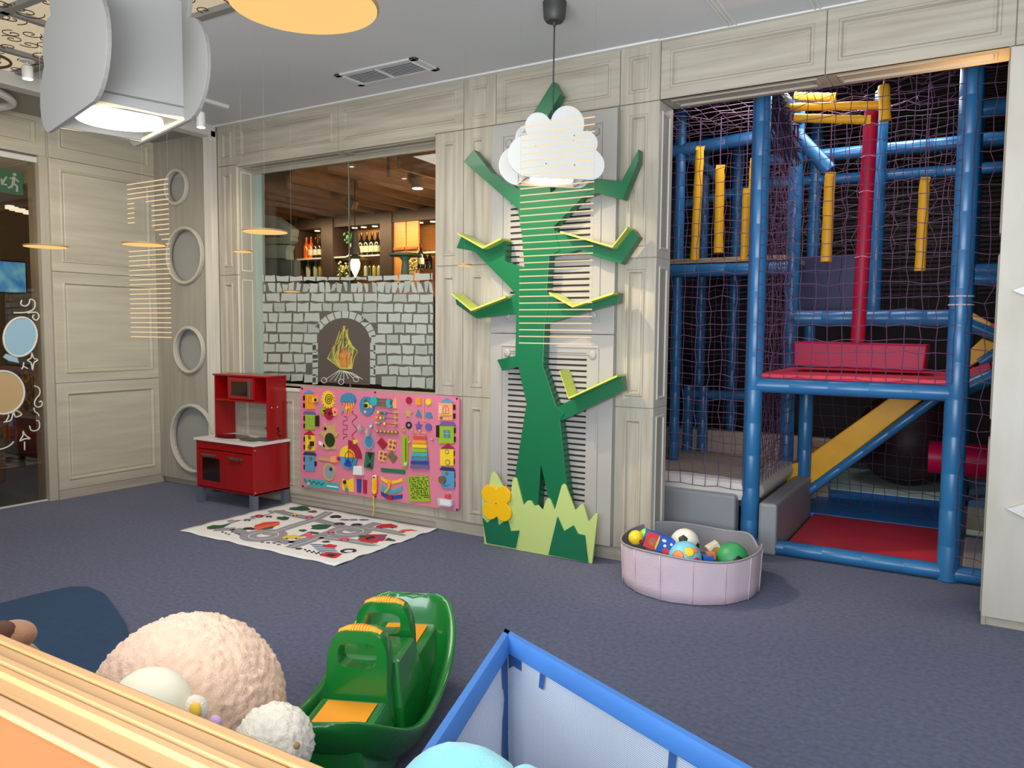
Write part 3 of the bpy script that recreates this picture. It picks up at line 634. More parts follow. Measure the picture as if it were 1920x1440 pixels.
# ================================================================== PLAY KITCHEN
RED = mat('kitchen_red', (150, 12, 16), .28, coat=.2); KW = mat('kitchen_white', (214, 208, 204), .35); KG = mat('kitchen_grey', (92, 98, 110), .45); STEEL = mat('brushed_metal', (120, 118, 112), .35, metal=.7)
BLK = mat('hob_black', (28, 22, 22), .15)
k = thing('play_kitchen', 'red toy kitchen with hob, sink and microwave in the corner', 'toy kitchen', (1.38, -.2, 0))
x0, x1, y0, y1 = 1.03, 1.735, -.395, -.012
for x, y in ((x0+.025, y0+.025), (x1-.025, y0+.025), (x0+.025, y1-.03), (x1-.025, y1-.03)):
    obj('leg', MB().box(x-.025, x+.025, y-.025, y+.025, 0, .135), KG, k)
b = MB(); b.box(x0, x0+.014, y0, y1, .13, .535); obj('side_panel', b, RED, k, bev=.002)
b = MB(); b.box(x1-.014, x1, y0, y1, .13, .535); obj('side_panel', b, RED, k, bev=.002)
b = MB(); b.box(x0, x1, y0+.01, y1, .13, .142); obj('bottom_panel', b, RED, k)
b = MB(); b.box(x0+.014, x1-.014, y1-.012, y1, .142, .535); obj('back_panel', b, RED, k)
b = MB(); b.box(x0+.014, x1-.014, y0+.002, y0+.014, .47, .535); obj('front_rail', b, RED, k)
b = MB(); b.box((x0+x1)/2-.006, (x0+x1)/2+.006, y0+.014, y1, .142, .53); obj('divider', b, RED, k)
b = MB(); b.box(x0-.02, x1+.02, y0-.012, y1, .535, .555); wt = obj('worktop', b, KW, k, bev=.003)
b = MB(); b.slab([(x0+.09+q[0], y0+.2+q[1], .5555) for q in circ((.12, 0), .17, 28, ry=.12)], (0, 0, .003)); obj('hob', b, BLK, wt)
b = MB(); b.loft([[(1.555+r*1.15*math.cos(a), y0+.20+r*.85*math.sin(a), z) for a in np.linspace(0, 2*math.pi, 29)[:-1]] for r, z in ((.145, .5555), (.142, .560), (.128, .560), (.118, .545), (.10, .5565))]); obj('sink', b, STEEL, wt, smooth=True)
b = MB(); b.tube([(1.69, -.09, .555), (1.69, -.09, .66), (1.68, -.12, .69), (1.66, -.17, .68), (1.655, -.19, .65)], .010, 8); b.tube([(1.66, -.09, .585), (1.72, -.09, .585)], .008, 8); fc = obj('tap', b, mat('tap_black', (24, 24, 22), .3), wt, smooth=True)
b = MB()
for a in range(6): b.tube([(1.70, -.10, .63), (1.70+.035*math.cos(a*1.047), -.115, .63+.035*math.sin(a*1.047))], .006, 6)
obj('tap_wheel', b, MATS['tap_black'], fc)
# oven door with window, cupboard door
ym = (x0+x1)/2
def kdoor(a, c, win):
    b = MB()
    if win:
        b.box(a, c, y0-.002, y0+.012, .15, .20); b.box(a, c, y0-.002, y0+.012, .395, .462); b.box(a, a+.055, y0-.002, y0+.012, .2, .395); b.box(c-.05, c, y0-.002, y0+.012, .2, .395)
    else: b.box(a, c, y0-.002, y0+.012, .15, .462)
    d = obj('oven_door' if win else 'cupboard_door', b, RED, k, bev=.002)
    if win: obj('oven_window', MB().box(a+.05, c-.045, y0+.003, y0+.007, .195, .4), mat('smoked_plastic', (34, 18, 14), .12), d)
    m = (a+c)/2; b = MB(); b.box(m-.085, m+.075, y0-.034, y0-.018, .41, .432); b.box(m-.082, m-.066, y0-.034, y0, .412, .43); b.box(m+.056, m+.072, y0-.034, y0, .412, .43); obj('handle', b, STEEL, d, bev=.003)
kdoor(x0+.018, ym-.003, True); kdoor(ym+.003, x1-.018, False)
b = MB(); b.box(x0+.08, ym-.05, y0+.03, y1-.02, .29, .294); obj('oven_rack', b, STEEL, k)
# upper unit
u0, u1, yf = x0+.015, x1-.03, -.215
for a, c in ((u0, u0+.013), (u1-.013, u1)): obj('upper_side', MB().box(a, c, yf, y1, .555, 1.075), RED, k, bev=.002)
obj('upper_top', MB().box(u0-.01, u1+.008, yf-.01, y1, 1.075, 1.09), RED, k, bev=.002)
obj('upper_shelf', MB().box(u0+.013, u1-.013, yf+.004, y1, .862, .878), RED, k)
obj('upper_back', MB().box(u0+.013, u1-.013, y1-.008, y1, .878, 1.075), RED, k)
for x in (u0+.175, u1-.16): obj('upper_divider', MB().box(x-.006, x+.006, yf+.004, y1, .878, 1.075), RED, k)
md = obj('microwave_door', MB().box(u0+.185, u1-.17, yf-.004, yf+.01, .885, 1.068), mat('microwave_red', (158, 26, 34), .3), k, bev=.002)
obj('microwave_window', MB().box(u0+.225, u1-.235, yf-.006, yf-.003, .915, 1.035), mat('smoke_window', (40, 30, 26), .1), md)
obj('microwave_handle', MB().box(u1-.222, u1-.19, yf-.016, yf-.003, .89, 1.05), STEEL, md, bev=.004)
for x, y in ((u1, -.17), (u1, -.11)): obj('screw_cap', MB().lathe([(0, .003), (.005, .003), (.005, -.002), (0, -.002)], (x, y, .83), 8, 0), KW, k)
for z in (.50, .155): obj('screw_cap', MB().lathe([(0, .003), (.005, .003), (.005, -.002), (0, -.002)], (x1, y0+.02, z), 8, 0), KW, k)

# ================================================================== BUSY BOARD
BY = -.032
def bq(cx, cy, d=0.): return PY(540+cx/5.3333, 700+cy/5.3333, BY-d)
bb = thing('busy_board', 'large pink activity board with coloured toys below the bar window', 'activity board', (2.68, -.02, .165))
P = [bq(*p) for p in ((131, 143), (1725, 232), (1735, 240), (1718, 1360), (1705, 1376), (140, 1132))]
xl, xr, zt, zb = 1.885, 3.495, 1.005, .168
b = MB(); b.slab([(xl+.02, BY, zb), (xr-.02, BY, zb), (xr, BY, zb+.02), (xr, BY, zt-.02), (xr-.02, BY, zt), (xl+.02, BY, zt), (xl, BY, zt-.02), (xl, BY, zb+.02)], (0, .028, 0))
obj('board', b, mat('pink_board', (214, 124, 146), .35, .05, (3, 3, 3)), bb, bev=.002)
def P_(n, c): return mat('toy_'+n, c, .4)
CO = {k: P_(k, v) for k, v in dict(orange=(235, 150, 40), yellow=(236, 200, 50), lime=(150, 178, 40), blue=(84, 150, 190), navy=(44, 56, 92), purple=(110, 90, 150), red=(170, 32, 52), maroon=(150, 40, 66), peach=(244, 160, 112), teal=(60, 170, 170), wood=(196, 160, 106), dark=(44, 34, 30), white=(225, 225, 222), grey=(140, 150, 160), sky=(70, 130, 165), olive=(120, 110, 66), green=(44, 110, 76), royal=(44, 70, 150), pinkred=(214, 70, 84), rim=(112, 96, 66), dgreen=(40, 60, 22), silver=(190, 190, 190)).items()}
CO['silver'] = mat('toy_silver', (190, 190, 190), .3, metal=.8)
def bs(name, pts, c, d=.012, base=0., parent=None, bev=0):
    return obj(name, MB().slab([bq(*p, base) for p in pts], (0, -d, 0)), CO[c], parent or bb, bev=bev)
def bo(name, c, r, col, d=.012, base=0., parent=None, n=24, ry=None, lab=None):
    q = bq(*c, base); R = abs(bq(c[0]+r, c[1], base)[0]-q[0]); 
    return obj(name, MB().slab([(q[0]+R*math.cos(a), q[1], q[2]+R*math.sin(a)*(ry or 1)) for a in np.linspace(0, 2*math.pi, n+1)[:-1]], (0, -d, 0)), CO[col], parent or bb)
def bl(name, pts, col, r=.003, base=.004, parent=None): return obj(name, MB().tube([bq(*p, base) for p in pts], r, 6), CO[col], parent or bb)
def house(body, roof, cb, cr, x0, x1, y0, y1, hx):
    h = bs('toy_house', [(x0, y0), (x1, y0+4), (x1, y1), (x0, y1)], cb, .012)
    bs('roof', roof, cr, .014, 0, h)
    for yy in (y0+.12*(y1-y0), y0+.62*(y1-y0)): bs('hinge', [(hx, yy), (hx+18, yy), (hx+18, yy+.3*(y1-y0)), (hx, yy+.3*(y1-y0))], 'dark', .008, .002, h)
    return h
h = house(0, [(165, 202), (212, 163), (268, 196)], 'orange', 'blue', 182, 272, 205, 355, 156); bs('lock', [(255, 240), (300, 235), (302, 285), (258, 288)], 'yellow', .016, .01, h); bo('keyhole', (275, 265), 12, 'dark', .004, .026, h); bl('window_lines', [(205, 240), (205, 300), (245, 302), (245, 240), (205, 240)], 'olive', .002, .013, h)
h = house(0, [(158, 405), (172, 378), (270, 383), (288, 412)], 'lime', 'purple', 182, 275, 408, 560, 160); bs('open_door', [(278, 425), (312, 418), (312, 528), (278, 530)], 'dark', .006, .01, h); bl('window_lines', [(205, 450), (205, 520), (250, 522), (250, 452), (205, 450)], 'blue', .002, .013, h)
h = house(0, [(165, 610), (220, 572), (275, 618)], 'yellow', 'red', 182, 274, 615, 772, 162); bs('lock', [(228, 680), (262, 680), (262, 725), (228, 725)], 'dark', .014, .012, h); bo('round_window', (215, 640), 16, 'olive', .002, .012, h); bo('round_window', (218, 740), 20, 'olive', .002, .012, h)
h = house(0, [(160, 812), (175, 785), (270, 792), (288, 820)], 'blue', 'navy', 180, 274, 815, 972, 162); bs('latch', [(272, 880), (288, 880), (288, 925), (272, 925)], 'dark', .01, .004, h); bo('knob', (232, 850), 14, 'olive', .008, .012, h)
h = house(0, [(1530, 292), (1595, 245), (1662, 292)], 'peach', 'blue', 1512, 1655, 292, 466, 1657); bl('window_lines', [(1548, 400), (1548, 350), (1562, 325), (1590, 325), (1606, 350), (1606, 404), (1548, 400)], 'olive', .002, .013, h); bl('window_lines', [(1578, 325), (1578, 400)], 'olive', .002, .013, h); bs('window_ledge', [(1535, 412), (1630, 418), (1630, 428), (1535, 424)], 'lime', .008, .012, h); bo('knob', (1535, 445), 12, 'olive', .01, .012, h)
for i in range(4): bl('chain', [(1512, 335+i*18), (1535, 340+i*18)], 'white', .004, .014, h)
h = house(0, [(1520, 520), (1548, 480), (1660, 486), (1685, 524)], 'lime', 'purple', 1514, 1666, 524, 698, 1660); bs('open_door', [(1486, 520), (1514, 518), (1514, 640), (1486, 636)], 'dark', .008, .012, h); bs('window', [(1558, 565), (1622, 570), (1622, 648), (1558, 642)], 'sky', .002, .012, h); bl('window_lines', [(1590, 568), (1590, 645)], 'lime', .003, .015, h); bl('window_lines', [(1558, 604), (1622, 608)], 'lime', .003, .015, h)
h = house(0, [(1532, 752), (1603, 703), (1674, 752)], 'yellow', 'maroon', 1530, 1664, 754, 920, 1650); bo('round_window', (1590, 785), 20, 'olive', .002, .012, h); bo('round_window', (1597, 890), 24, 'olive', .002, .012, h); bo('round_window', (1590, 785), 14, 'yellow', .003, .012, h); bo('round_window', (1597, 890), 17, 'yellow', .003, .012, h)
h = house(0, [(1525, 962), (1545, 935), (1660, 945), (1678, 978)], 'blue', 'navy', 1546, 1672, 972, 1150, 1655); bo('lock_wheel', (1550, 1062), 32, 'rim', .02, .012, h); bo('knob', (1590, 1000), 14, 'olive', .006, .012, h); bl('basket_lines', [(1555, 1110), (1590, 1120), (1620, 1105), (1600, 1130), (1560, 1128)], 'olive', .002, .013, h)
def gear(c, r, col, teeth, d=.012, base=0., parent=None):
    q = bq(*c, base); R = abs(bq(c[0]+r, c[1], base)[0]-q[0]); pts = []
    for k in range(teeth*4):
        a = 2*math.pi*k/(teeth*4); rr = R*(1.0 if k % 4 in (0, 1) else .82); pts.append((q[0]+rr*math.cos(a), q[1], q[2]+rr*math.sin(a)))
    return obj('toy_gear', MB().slab(pts, (0, -d, 0)), CO[col], parent or bb)
g = gear((408, 263), 66, 'yellow', 14); q = bq(408, 263, .013); b = MB(); b.tube([(q[0]+.046*(1-t)*math.cos(t*18), q[1], q[2]+.046*(1-t)*math.sin(t*18)) for t in np.linspace(0, .97, 60)], .0032, 5); obj('spiral_groove', b, CO['dark'], g)
for c, r, m, c2 in (((417, 402), 46, 'red', 'dark'), ((362, 375), 28, 'lime', 'dark'), ((473, 387), 30, 'peach', 'red')): g = gear(c, r, m, 12, .014); bo('gear_hub', c, r*.25, c2, .006, .014, g)
j = bs('toy_jellyfish', [(540, 285), (540, 250), (560, 215), (600, 194), (640, 196), (672, 222), (688, 262), (680, 295), (655, 280), (640, 292), (620, 276), (600, 290), (580, 275), (562, 292)], 'sky', .02)
for x0_, y1_ in ((558, 340), (585, 400), (610, 415), (632, 385), (655, 345)): bl('tentacle', [(x0_, 285), (x0_+5, (285+y1_)/2), (x0_-3, y1_)], 'orange', .006, .006, j)
bo('bell', (600, 345), 12, 'yellow', .02, .01, j); bo('bead', (548, 375), 13, 'grey', .02, 0, j)
w = bo('spinning_wheel', (797, 325), 72, 'sky', .014); bo('wheel_ring', (790, 320), 24, 'yellow', .006, .014, w); bo('wheel_hub', (788, 322), 15, 'dark', .016, .014, w); bo('wheel_spot', (830, 330), 14, 'peach', .002, .014, w); bo('wheel_spot', (772, 385), 12, 'peach', .002, .014, w); bs('wheel_wedge', [(760, 270), (790, 255), (795, 310), (770, 320)], 'green', .002, .014, w)
r = bs('rod_frame', [(1062, 345), (1060, 290), (1092, 230), (1098, 350)], 'peach', .015)
for y_ in (258, 285, 312): bl('wooden_rod', [(895, y_), (1030, y_+8)], 'rim', .008, .02, r)
gear((882, 278), 38, 'teal', 8, .03, 0, r); bs('turquoise_crescent', [(1010, 262), (1030, 255), (1052, 270), (1040, 290), (1042, 312), (1060, 330), (1035, 345), (1012, 330), (1003, 300)], 'teal', .03, 0, r)
for y_, bds in ((395, ((902, 'yellow'), (937, 'green'), (970, 'sky'))), (448, ((888, 'orange'), (925, 'yellow'), (958, 'teal'))), (503, ((882, 'orange'), (906, 'teal'), (965, 'yellow')))):
    r = bl('bead_rod', [(878, y_-8), (1090, y_+12)], 'maroon', .003, .02)
    for x_, c in bds: obj('bead', MB().ball(bq(x_, y_-5+(x_-880)*.09, .02), .013, 10, 7), CO[c], r, smooth=2)
    bs('diamond_stop', [(1066, y_), (1087, y_-28), (1104, y_+5), (1084, y_+32)], 'wood', .02, 0, r)
r = bl('bell_row', [(885, 578), (1095, 592)], 'olive', .012, .014)
for x_ in range(890, 1090, 38): obj('gold_bell', MB().ball(bq(x_, 580+(x_-890)*.06, .024), .014, 10, 7), mat('brass', (200, 160, 80), .3, metal=.6), r, smooth=2)
bo('shape_circle', (1215, 270), 28, 'red', .012, ry=1); bs('shape_square', [(1285, 245), (1336, 248), (1336, 316), (1285, 312)], 'orange'); bo('shape_oval', (1410, 285), 26, 'yellow', ry=1)
def star(c, r, col):
    q = bq(*c); R = abs(bq(c[0]+r, c[1])[0]-q[0]); obj('shape_star', MB().slab([(q[0]+R*(1 if k % 2 == 0 else .42)*math.sin(k*math.pi/5), q[1], q[2]+R*(1 if k % 2 == 0 else .42)*math.cos(k*math.pi/5)) for k in range(10)], (0, -.012, 0)), CO[col], bb)
star((1212, 400), 44, 'wood'); star((1312, 525), 38, 'purple')
bs('shape_triangle', [(1283, 428), (1308, 362), (1342, 432)], 'sky'); bs('shape_trapezoid', [(1382, 438), (1390, 388), (1430, 390), (1450, 442)], 'sky'); bo('shape_ring', (1213, 518), 28, 'dark', .012); bo('shape_ring_hub', (1211, 518), 12, 'grey', .006, .012); bo('shape_plum', (1410, 537), 30, 'purple')
for a, c in (((1355, 250), (1355, 470)), ((1345, 478), (1390, 470)), ((1230, 585), (1290, 590)), ((1300, 592), (1385, 598)), ((1120, 560), (1170, 575))): bl('string', [a, c], 'peach', .003, .012)
for c in ((1145, 545), (1160, 575), (1240, 570), (1318, 578), (1212, 690), (1440, 660)): obj('wooden_peg', MB().ball(bq(*c, .016), .011, 8, 6), CO['wood'], bb, smooth=2)
bl('square_track', [(560, 430), (592, 435), (592, 472), (552, 475), (552, 515), (592, 520), (592, 560), (552, 562), (552, 605), (590, 610), (590, 632), (555, 637), (555, 665)], 'maroon', .0035, .002)
bl('wavy_track', [(652, 375), (640, 395)]+[(664+24*math.sin(t*math.pi), 395+t*66) for t in np.linspace(.5, 4.0, 34)]+[(680, 680)], 'maroon', .0035, .002); bo('track_knob', (682, 684), 17, 'yellow', .02)
for c in ((735, 540), (815, 588)):
    b = MB(); rn = random.Random(c[0])
    for _ in range(70):
        a = rn.uniform(0, 6.28); l = rn.uniform(.01, .032); q = bq(*c, .012); b.tube([q, (q[0]+l*math.cos(a), q[1]-rn.uniform(0, .03), q[2]+l*math.sin(a))], .0016, 3)
    obj('tinsel_pompom', b, CO['silver'], bb)
e = obj('googly_eye', MB().ball(bq(832, 525, .01), .018, 12, 8), CO['grey'], bb, smooth=2); obj('eye_white', MB().ball(bq(826, 532, .024), .010, 10, 6), CO['white'], e, smooth=2)
m_ = bo('toy_mirror', (812, 685), 52, 'grey', .01, ry=1.12); bo('mirror_glass', (810, 683), 38, 'sky', .002, .01, m_, ry=1.1)
br_ = bs('wooden_bear', [(368, 495), (395, 520), (460, 520), (480, 498), (484, 590), (512, 600), (500, 625), (478, 632), (488, 760), (440, 752), (400, 765), (355, 745), (365, 640), (322, 590), (345, 575), (372, 588)], 'wood', .012)
bo('bear_belly', (420, 667), 50, 'dgreen', .004, .012, br_, ry=1.05); star((382, 552), 22, 'pinkred')
for t in range(4): bs('white_tab', [(310+t*16, 680+t*9), (322+t*16, 678+t*9), (334+t*16, 712+t*8), (322+t*16, 716+t*8)], 'white', .012)
def sector(name, c, r, a0, a1, col, d=.012, base=0., parent=None):
    q = bq(*c, base); R = abs(bq(c[0]+r, c[1], base)[0]-q[0]); pts = [(q[0], q[1], q[2])]+[(q[0]+R*math.cos(a), q[1], q[2]+R*math.sin(a)) for a in np.linspace(a0, a1, 12)]
    return obj(name, MB().slab(pts, (0, -d, 0)), CO[col], parent or bb)
hp = math.pi/2; cw = sector('colour_wheel', (612, 838), 130, 0, hp, 'maroon')
sector('wheel_colour', (612, 838), 62, 0, hp, 'orange', .004, .012, cw); sector('wheel_colour', (612, 838), 88, hp, 2*hp, 'yellow', .014, 0, cw); sector('wheel_colour', (612, 838), 88, 2*hp, 3*hp, 'blue', .014, 0, cw); sector('wheel_colour', (612, 838), 88, 3*hp, 4*hp, 'sky', .014, 0, cw); sector('wheel_colour', (612, 838), 70, 2.6*hp, 3.4*hp, 'royal', .017, 0, cw)
q = bq(612, 838, .017); b = MB(); b.tube([(q[0]+.045*math.cos(a), q[1], q[2]+.045*math.sin(a)) for a in np.linspace(0, 6.28, 28)[:-1]], .002, 5, closed=True); obj('ring_line', b, CO['dark'], cw); bo('wheel_pin', (522, 850), 15, 'red', .02, 0, cw)
hg = bs('hourglass_plate', [(790, 782), (868, 790), (852, 958), (772, 940)], 'green', .016); bs('hourglass_sand', [(795, 790), (850, 795), (825, 860), (818, 860)], 'dark', .002, .016, hg); bs('hourglass_sand', [(782, 930), (838, 945), (826, 895), (815, 892)], 'dark', .002, .016, hg)
for c, col in (((950, 702), 'maroon'), ((1046, 716), 'peach'), ((952, 828), 'peach'), ((1050, 835), 'olive')):
    s_ = bs('popper_plate', [(c[0]-52, c[1]-14), (c[0]-10, c[1]-62), (c[0]+50, c[1]+8), (c[0]+6, c[1]+62)] if col in ('maroon', 'olive') else [(c[0]-36, c[1]-58), (c[0]+46, c[1]-44), (c[0]+34, c[1]+60), (c[0]-44, c[1]+46)], col, .012, bev=.003)
    for dx_, dy_ in (((-8, -26), (20, 2), (-26, 0), (4, 28)) if col in ('maroon', 'olive') else ((-16, -26), (22, -18), (-22, 18), (14, 28))): bo('popper_hole', (c[0]+dx_, c[1]+dy_), 13, 'red' if col == 'maroon' else 'rim', .002, .012, s_, 12)
z_ = bs('zip_panel', [(1150, 618), (1208, 622), (1205, 940), (1148, 932)], 'lime', .012); bl('zip', [(1178+(3 if i % 2 else -3), 650+i*9) for i in range(26)], 'dark', .0035, .013, z_); obj('zip_puller', MB().ball(bq(1174, 912, .02), .016, 8, 6), CO['silver'], z_, smooth=2)
xy = bs('toy_xylophone', [(1290, 615), (1370, 618), (1375, 965), (1262, 955)], 'wood', .008)
for i, c in enumerate(('pinkred', 'orange', 'yellow', 'lime', 'teal', 'sky', 'royal', 'purple')):
    y_ = 622+i*42; l = 1262-i*4.3; r_ = 1385+i*3.6; bs('key_bar', [(l, y_), (r_, y_+6), (r_+1, y_+40), (l-2, y_+34)], c, .012, .008, xy, .001)
bs('wooden_brush', [(312, 845), (330, 838), (430, 850), (438, 835), (492, 830), (495, 890), (440, 885), (420, 878), (320, 862)], 'wood', .014); bs('brush_bristles', [(440, 832), (494, 828), (497, 888), (442, 884)], 'peach', .02)
ck = bo('toy_clock', (416, 985), 60, 'wood', .012, ry=1.1); bo('clock_face', (414, 984), 46, 'grey', .003, .012, ck, ry=1.1); bo('clock_dial', (430, 958), 14, 'dgreen', .003, .015, ck)
bs('light_switch', [(680, 922), (762, 925), (765, 1015), (676, 1010)], 'white', .035, 0, None, .005)
bs('felt_strip', [(933, 945), (1172, 965), (1176, 1008), (935, 985)], 'green', .006)
cr_ = bs('felt_crocodile', [(148, 1035), (185, 1055), (215, 1050), (280, 1062), (340, 1062), (380, 1085), (512, 1106), (512, 1170), (390, 1150), (300, 1142), (200, 1128), (165, 1085)], 'teal', .006); bl('lace', [(165+i*24, 1070+(22 if i % 2 else -10)+i*4.2) for i in range(9)], 'dark', .003, .008, cr_); bl('zip', [(390, 1125), (502, 1142)], 'white', .006, .008, cr_); bo('crocodile_eye', (205, 1100), 14, 'peach', .004, .006, cr_)
ft = bs('yellow_felt', [(545, 1052), (585, 1075), (658, 1042), (660, 1186), (562, 1172), (545, 1150)], 'yellow', .006)
for c, co in (((570, 1088), 'dark'), ((580, 1122), 'orange'), ((590, 1163), 'sky')): bo('button', c, 15, co, .008, .006, ft, 14)
bs('blue_strap', [(694, 1055), (736, 1060), (732, 1192), (696, 1186)], 'royal', .008); bs('red_strap', [(756, 1062), (792, 1068), (790, 1204), (758, 1196)], 'red', .008)
sh = bs('toy_shoe', [(845, 1015), (875, 1005), (902, 1025), (905, 1120), (898, 1200), (875, 1228), (848, 1215), (838, 1120)], 'pinkred', .006); bs('shoe_upper', [(852, 1040), (872, 1028), (892, 1045), (894, 1160), (885, 1200), (865, 1205), (850, 1180)], 'yellow', .014, .006, sh); bs('shoe_toe', [(850, 1022), (875, 1012), (892, 1028), (886, 1042), (858, 1044)], 'white', .014, .006, sh)
for i in range(5): bl('lace', [(854, 1060+i*22), (890, 1072+i*22)], 'orange', .004, .022, sh)
bl('lace_end', [(856, 1225), (852, 1300), (862, 1340), (848, 1425)], 'yellow', .004, .006, sh)
st = bs('yellow_band', [(933, 1032), (960, 1052), (1030, 1075), (1090, 1070), (1145, 1045), (1148, 1080), (1060, 1105), (1010, 1108), (935, 1062)], 'yellow', .008); obj('knot', MB().ball(bq(1018, 1085, .014), (.018, .012, .018), 10, 7), CO['orange'], st, smooth=2); bl('tie', [(1018, 1090), (1005, 1150), (970, 1195)], 'yellow', .008, .016, st)
bs('teal_band', [(935, 1102), (990, 1155), (1060, 1168), (1145, 1128), (1146, 1170), (1060, 1205), (990, 1195), (940, 1155)], 'teal', .008)
bd = bs('blue_belt', [(935, 1180), (1000, 1215), (1060, 1222), (1146, 1208), (1145, 1250), (1060, 1262), (985, 1248), (936, 1215)], 'royal', .008); bs('red_buckle', [(1000, 1222), (1048, 1222), (1048, 1264), (1000, 1260)], 'red', .014, .006, bd)
mz = bs('maze_plate', [(1203, 1030), (1408, 1022), (1428, 1280), (1225, 1278)], 'lime', .012)
rn = random.Random(5)
def mzp(i, j): u, v_ = .06+.88*i/10, .06+.88*j/12; return (1203+u*205+v_*21, 1030-u*8+v_*249)
for i in range(10):
    for j in range(12):
        q_ = rn.random()
        if q_ < .48: bl('maze_groove', [mzp(i, j), mzp(i+1, j)], 'dgreen', .0028, .0125, mz)
        elif q_ < .9: bl('maze_groove', [mzp(i, j), mzp(i, j+1)], 'dgreen', .0028, .0125, mz)
sc_ = bs('padlock_box', [(1508, 1240), (1600, 1250), (1660, 1262), (1662, 1322), (1640, 1335), (1520, 1320)], 'silver', .03, 0, None, .006); bs('white_label', [(1520, 1258), (1625, 1272), (1625, 1326), (1522, 1312)], 'white', .002, .03, sc_); bs('red_lock', [(1582, 1208), (1628, 1212), (1630, 1248), (1584, 1244)], 'pinkred', .02); bl('shackle', [(1595, 1208), (1612, 1190), (1635, 1196), (1630, 1214)], 'silver', .003, .012)
for c in ((142, 152), (872, 190), (1690, 254), (150, 1128), (877, 1232), (1690, 1362)): bo('screw', c, 8, 'dark', .003)
# ================================================================== PLAY MAT
def mq(cx, cy, z=.0095): return PZ(320+cx/3.5556, 900+cy/3.5556, z)
mx0, mx1, my0, my1 = 1.742, 3.29, -1.08, -.02
pm = thing('play_mat', 'white roadmap play mat lying on the carpet before the pink board', 'play mat', (2.5, -.55, 0))
b = MB(); nx, ny = 40, 28
def rip(u, v): return .006*math.sin(23*u)*max(0, 1-6*v)**2+.005*math.sin(19*u+1)*max(0, 6*v-5)**2
def rop(u, v): return .012*math.sin(17*v)*max(0, 1-7*u)+.016*math.sin(21*v)*max(0, 7*u-6)
for j in range(ny+1):
    for i in range(nx+1):
        u, v_ = i/nx, j/ny; b.v.append((mx0+(mx1-mx0)*u+rop(u, v_)*.6, my0+(my1-my0)*v_+rip(u, v_)*1.2, -.0+.0035+abs(rip(u, v_))*.7+abs(rop(u, v_))*.5))
for j in range(ny):
    for i in range(nx): k_ = j*(nx+1)+i; b.f.append((k_, k_+1, k_+nx+2, k_+nx+1))
o = obj('mat_sheet', b, mat('mat_cotton', (226, 224, 220), .85, bump=.1, bscale=90), pm, smooth=2); sd = o.modifiers.new('thick', 'SOLIDIFY'); sd.thickness = .005; sd.offset = 0
ROAD = mat('print_road', (142, 142, 146), .9)
pz = [.0078]
def pr(name, pts, m):
    pz[0] += .00002
    return obj(name, MB().face([mq(x, y, pz[0]) for x, y in pts]), m, pm)
def ribbon(pts, w, m, name='road_print'):
    pz[0] += .00002; Q = [mq(x, y, pz[0]) for x, y in pts]; b = MB()
    for i in range(len(Q)-1):
        d = Q[i+1]-Q[i]; n_ = np.array([-d[1], d[0], 0]); n_ /= np.linalg.norm(n_); n_ *= w/2
        b.face([Q[i]+n_, Q[i+1]+n_, Q[i+1]-n_, Q[i]-n_])
    return obj(name, b, m, pm)
def ringp(c, r0, r1, m, name='roundabout_print'):
    pz[0] += .00002; q = mq(*c, pz[0]); n_ = 28; b = MB()
    for k_ in range(n_):
        a0, a1 = 2*math.pi*k_/n_, 2*math.pi*(k_+1)/n_
        b.face([(q[0]+r*math.cos(a), q[1]+r*math.sin(a), q[2]) for r, a in ((r0, a0), (r1, a0), (r1, a1), (r0, a1))])
    return obj(name, b, m, pm)
for p in ([(245, 325), (440, 265), (560, 250), (690, 205), (760, 200)], [(290, 330), (430, 325), (520, 375)], [(640, 365), (830, 300), (960, 262), (1060, 212)], [(700, 205), (830, 235), (960, 262), (1180, 320)], [(1180, 340), (1290, 315), (1380, 285)], [(1290, 318), (1420, 335), (1575, 365)], [(700, 395), (800, 420), (960, 380), (1100, 335)], [(790, 450), (900, 415), (1000, 378), (1180, 400), (1395, 440)]): ribbon(p, .085, ROAD)
for c in ((620, 368), (1190, 342)): ringp(c, .05, .165, ROAD); ringp(c, .10, .106, MATS['mat_cotton'], 'lane_line')
for p in ([(250, 325), (440, 266), (560, 250), (690, 205)], [(650, 362), (830, 300), (960, 262), (1060, 212)], [(800, 446), (900, 415), (1000, 378), (1180, 400), (1390, 438)], [(1290, 318), (1420, 335), (1570, 364)]): ribbon(p, .006, MATS['mat_cotton'], 'lane_line')
PT = {k_: mat('print_'+k_, c, .9) for k_, c in dict(red=(196, 40, 44), orange=(222, 96, 50), green=(38, 84, 56), black=(44, 42, 44), yellow=(222, 190, 70), pink=(220, 90, 110), brown=(120, 74, 50), blue=(70, 90, 150), grey=(110, 110, 116)).items()}
def car(cx, cy, l, h, m, d=-.18):
    pr('vehicle_print', [(cx-l, cy+l*d*-1*.0), (cx-l*.5, cy-h), (cx+l*.4, cy-h*1.2), (cx+l, cy-h*.3), (cx+l*.9, cy+h*.5), (cx-l*.9, cy+h*.6)], PT[m])
    for s in (-.5, .5): pr('wheel_print', [(cx+s*l+7*math.cos(a), cy+h*.5+4*math.sin(a)) for a in np.linspace(0, 6.28, 9)[:-1]], PT['black'])
def bush(cx, cy, l, h, m='green'):
    rn = random.Random(int(cx)); pr('tree_print', [(cx+l*(1+rn.uniform(-.25, .2))*math.cos(a), cy+h*(1+rn.uniform(-.3, .2))*math.sin(a)) for a in np.linspace(0, 6.28, 15)[:-1]], PT[m])
for a in ((245, 318, 10, 0), ): pr('tree_print', [(208, 328), (250, 318), (262, 326), (222, 334)], PT['red'])
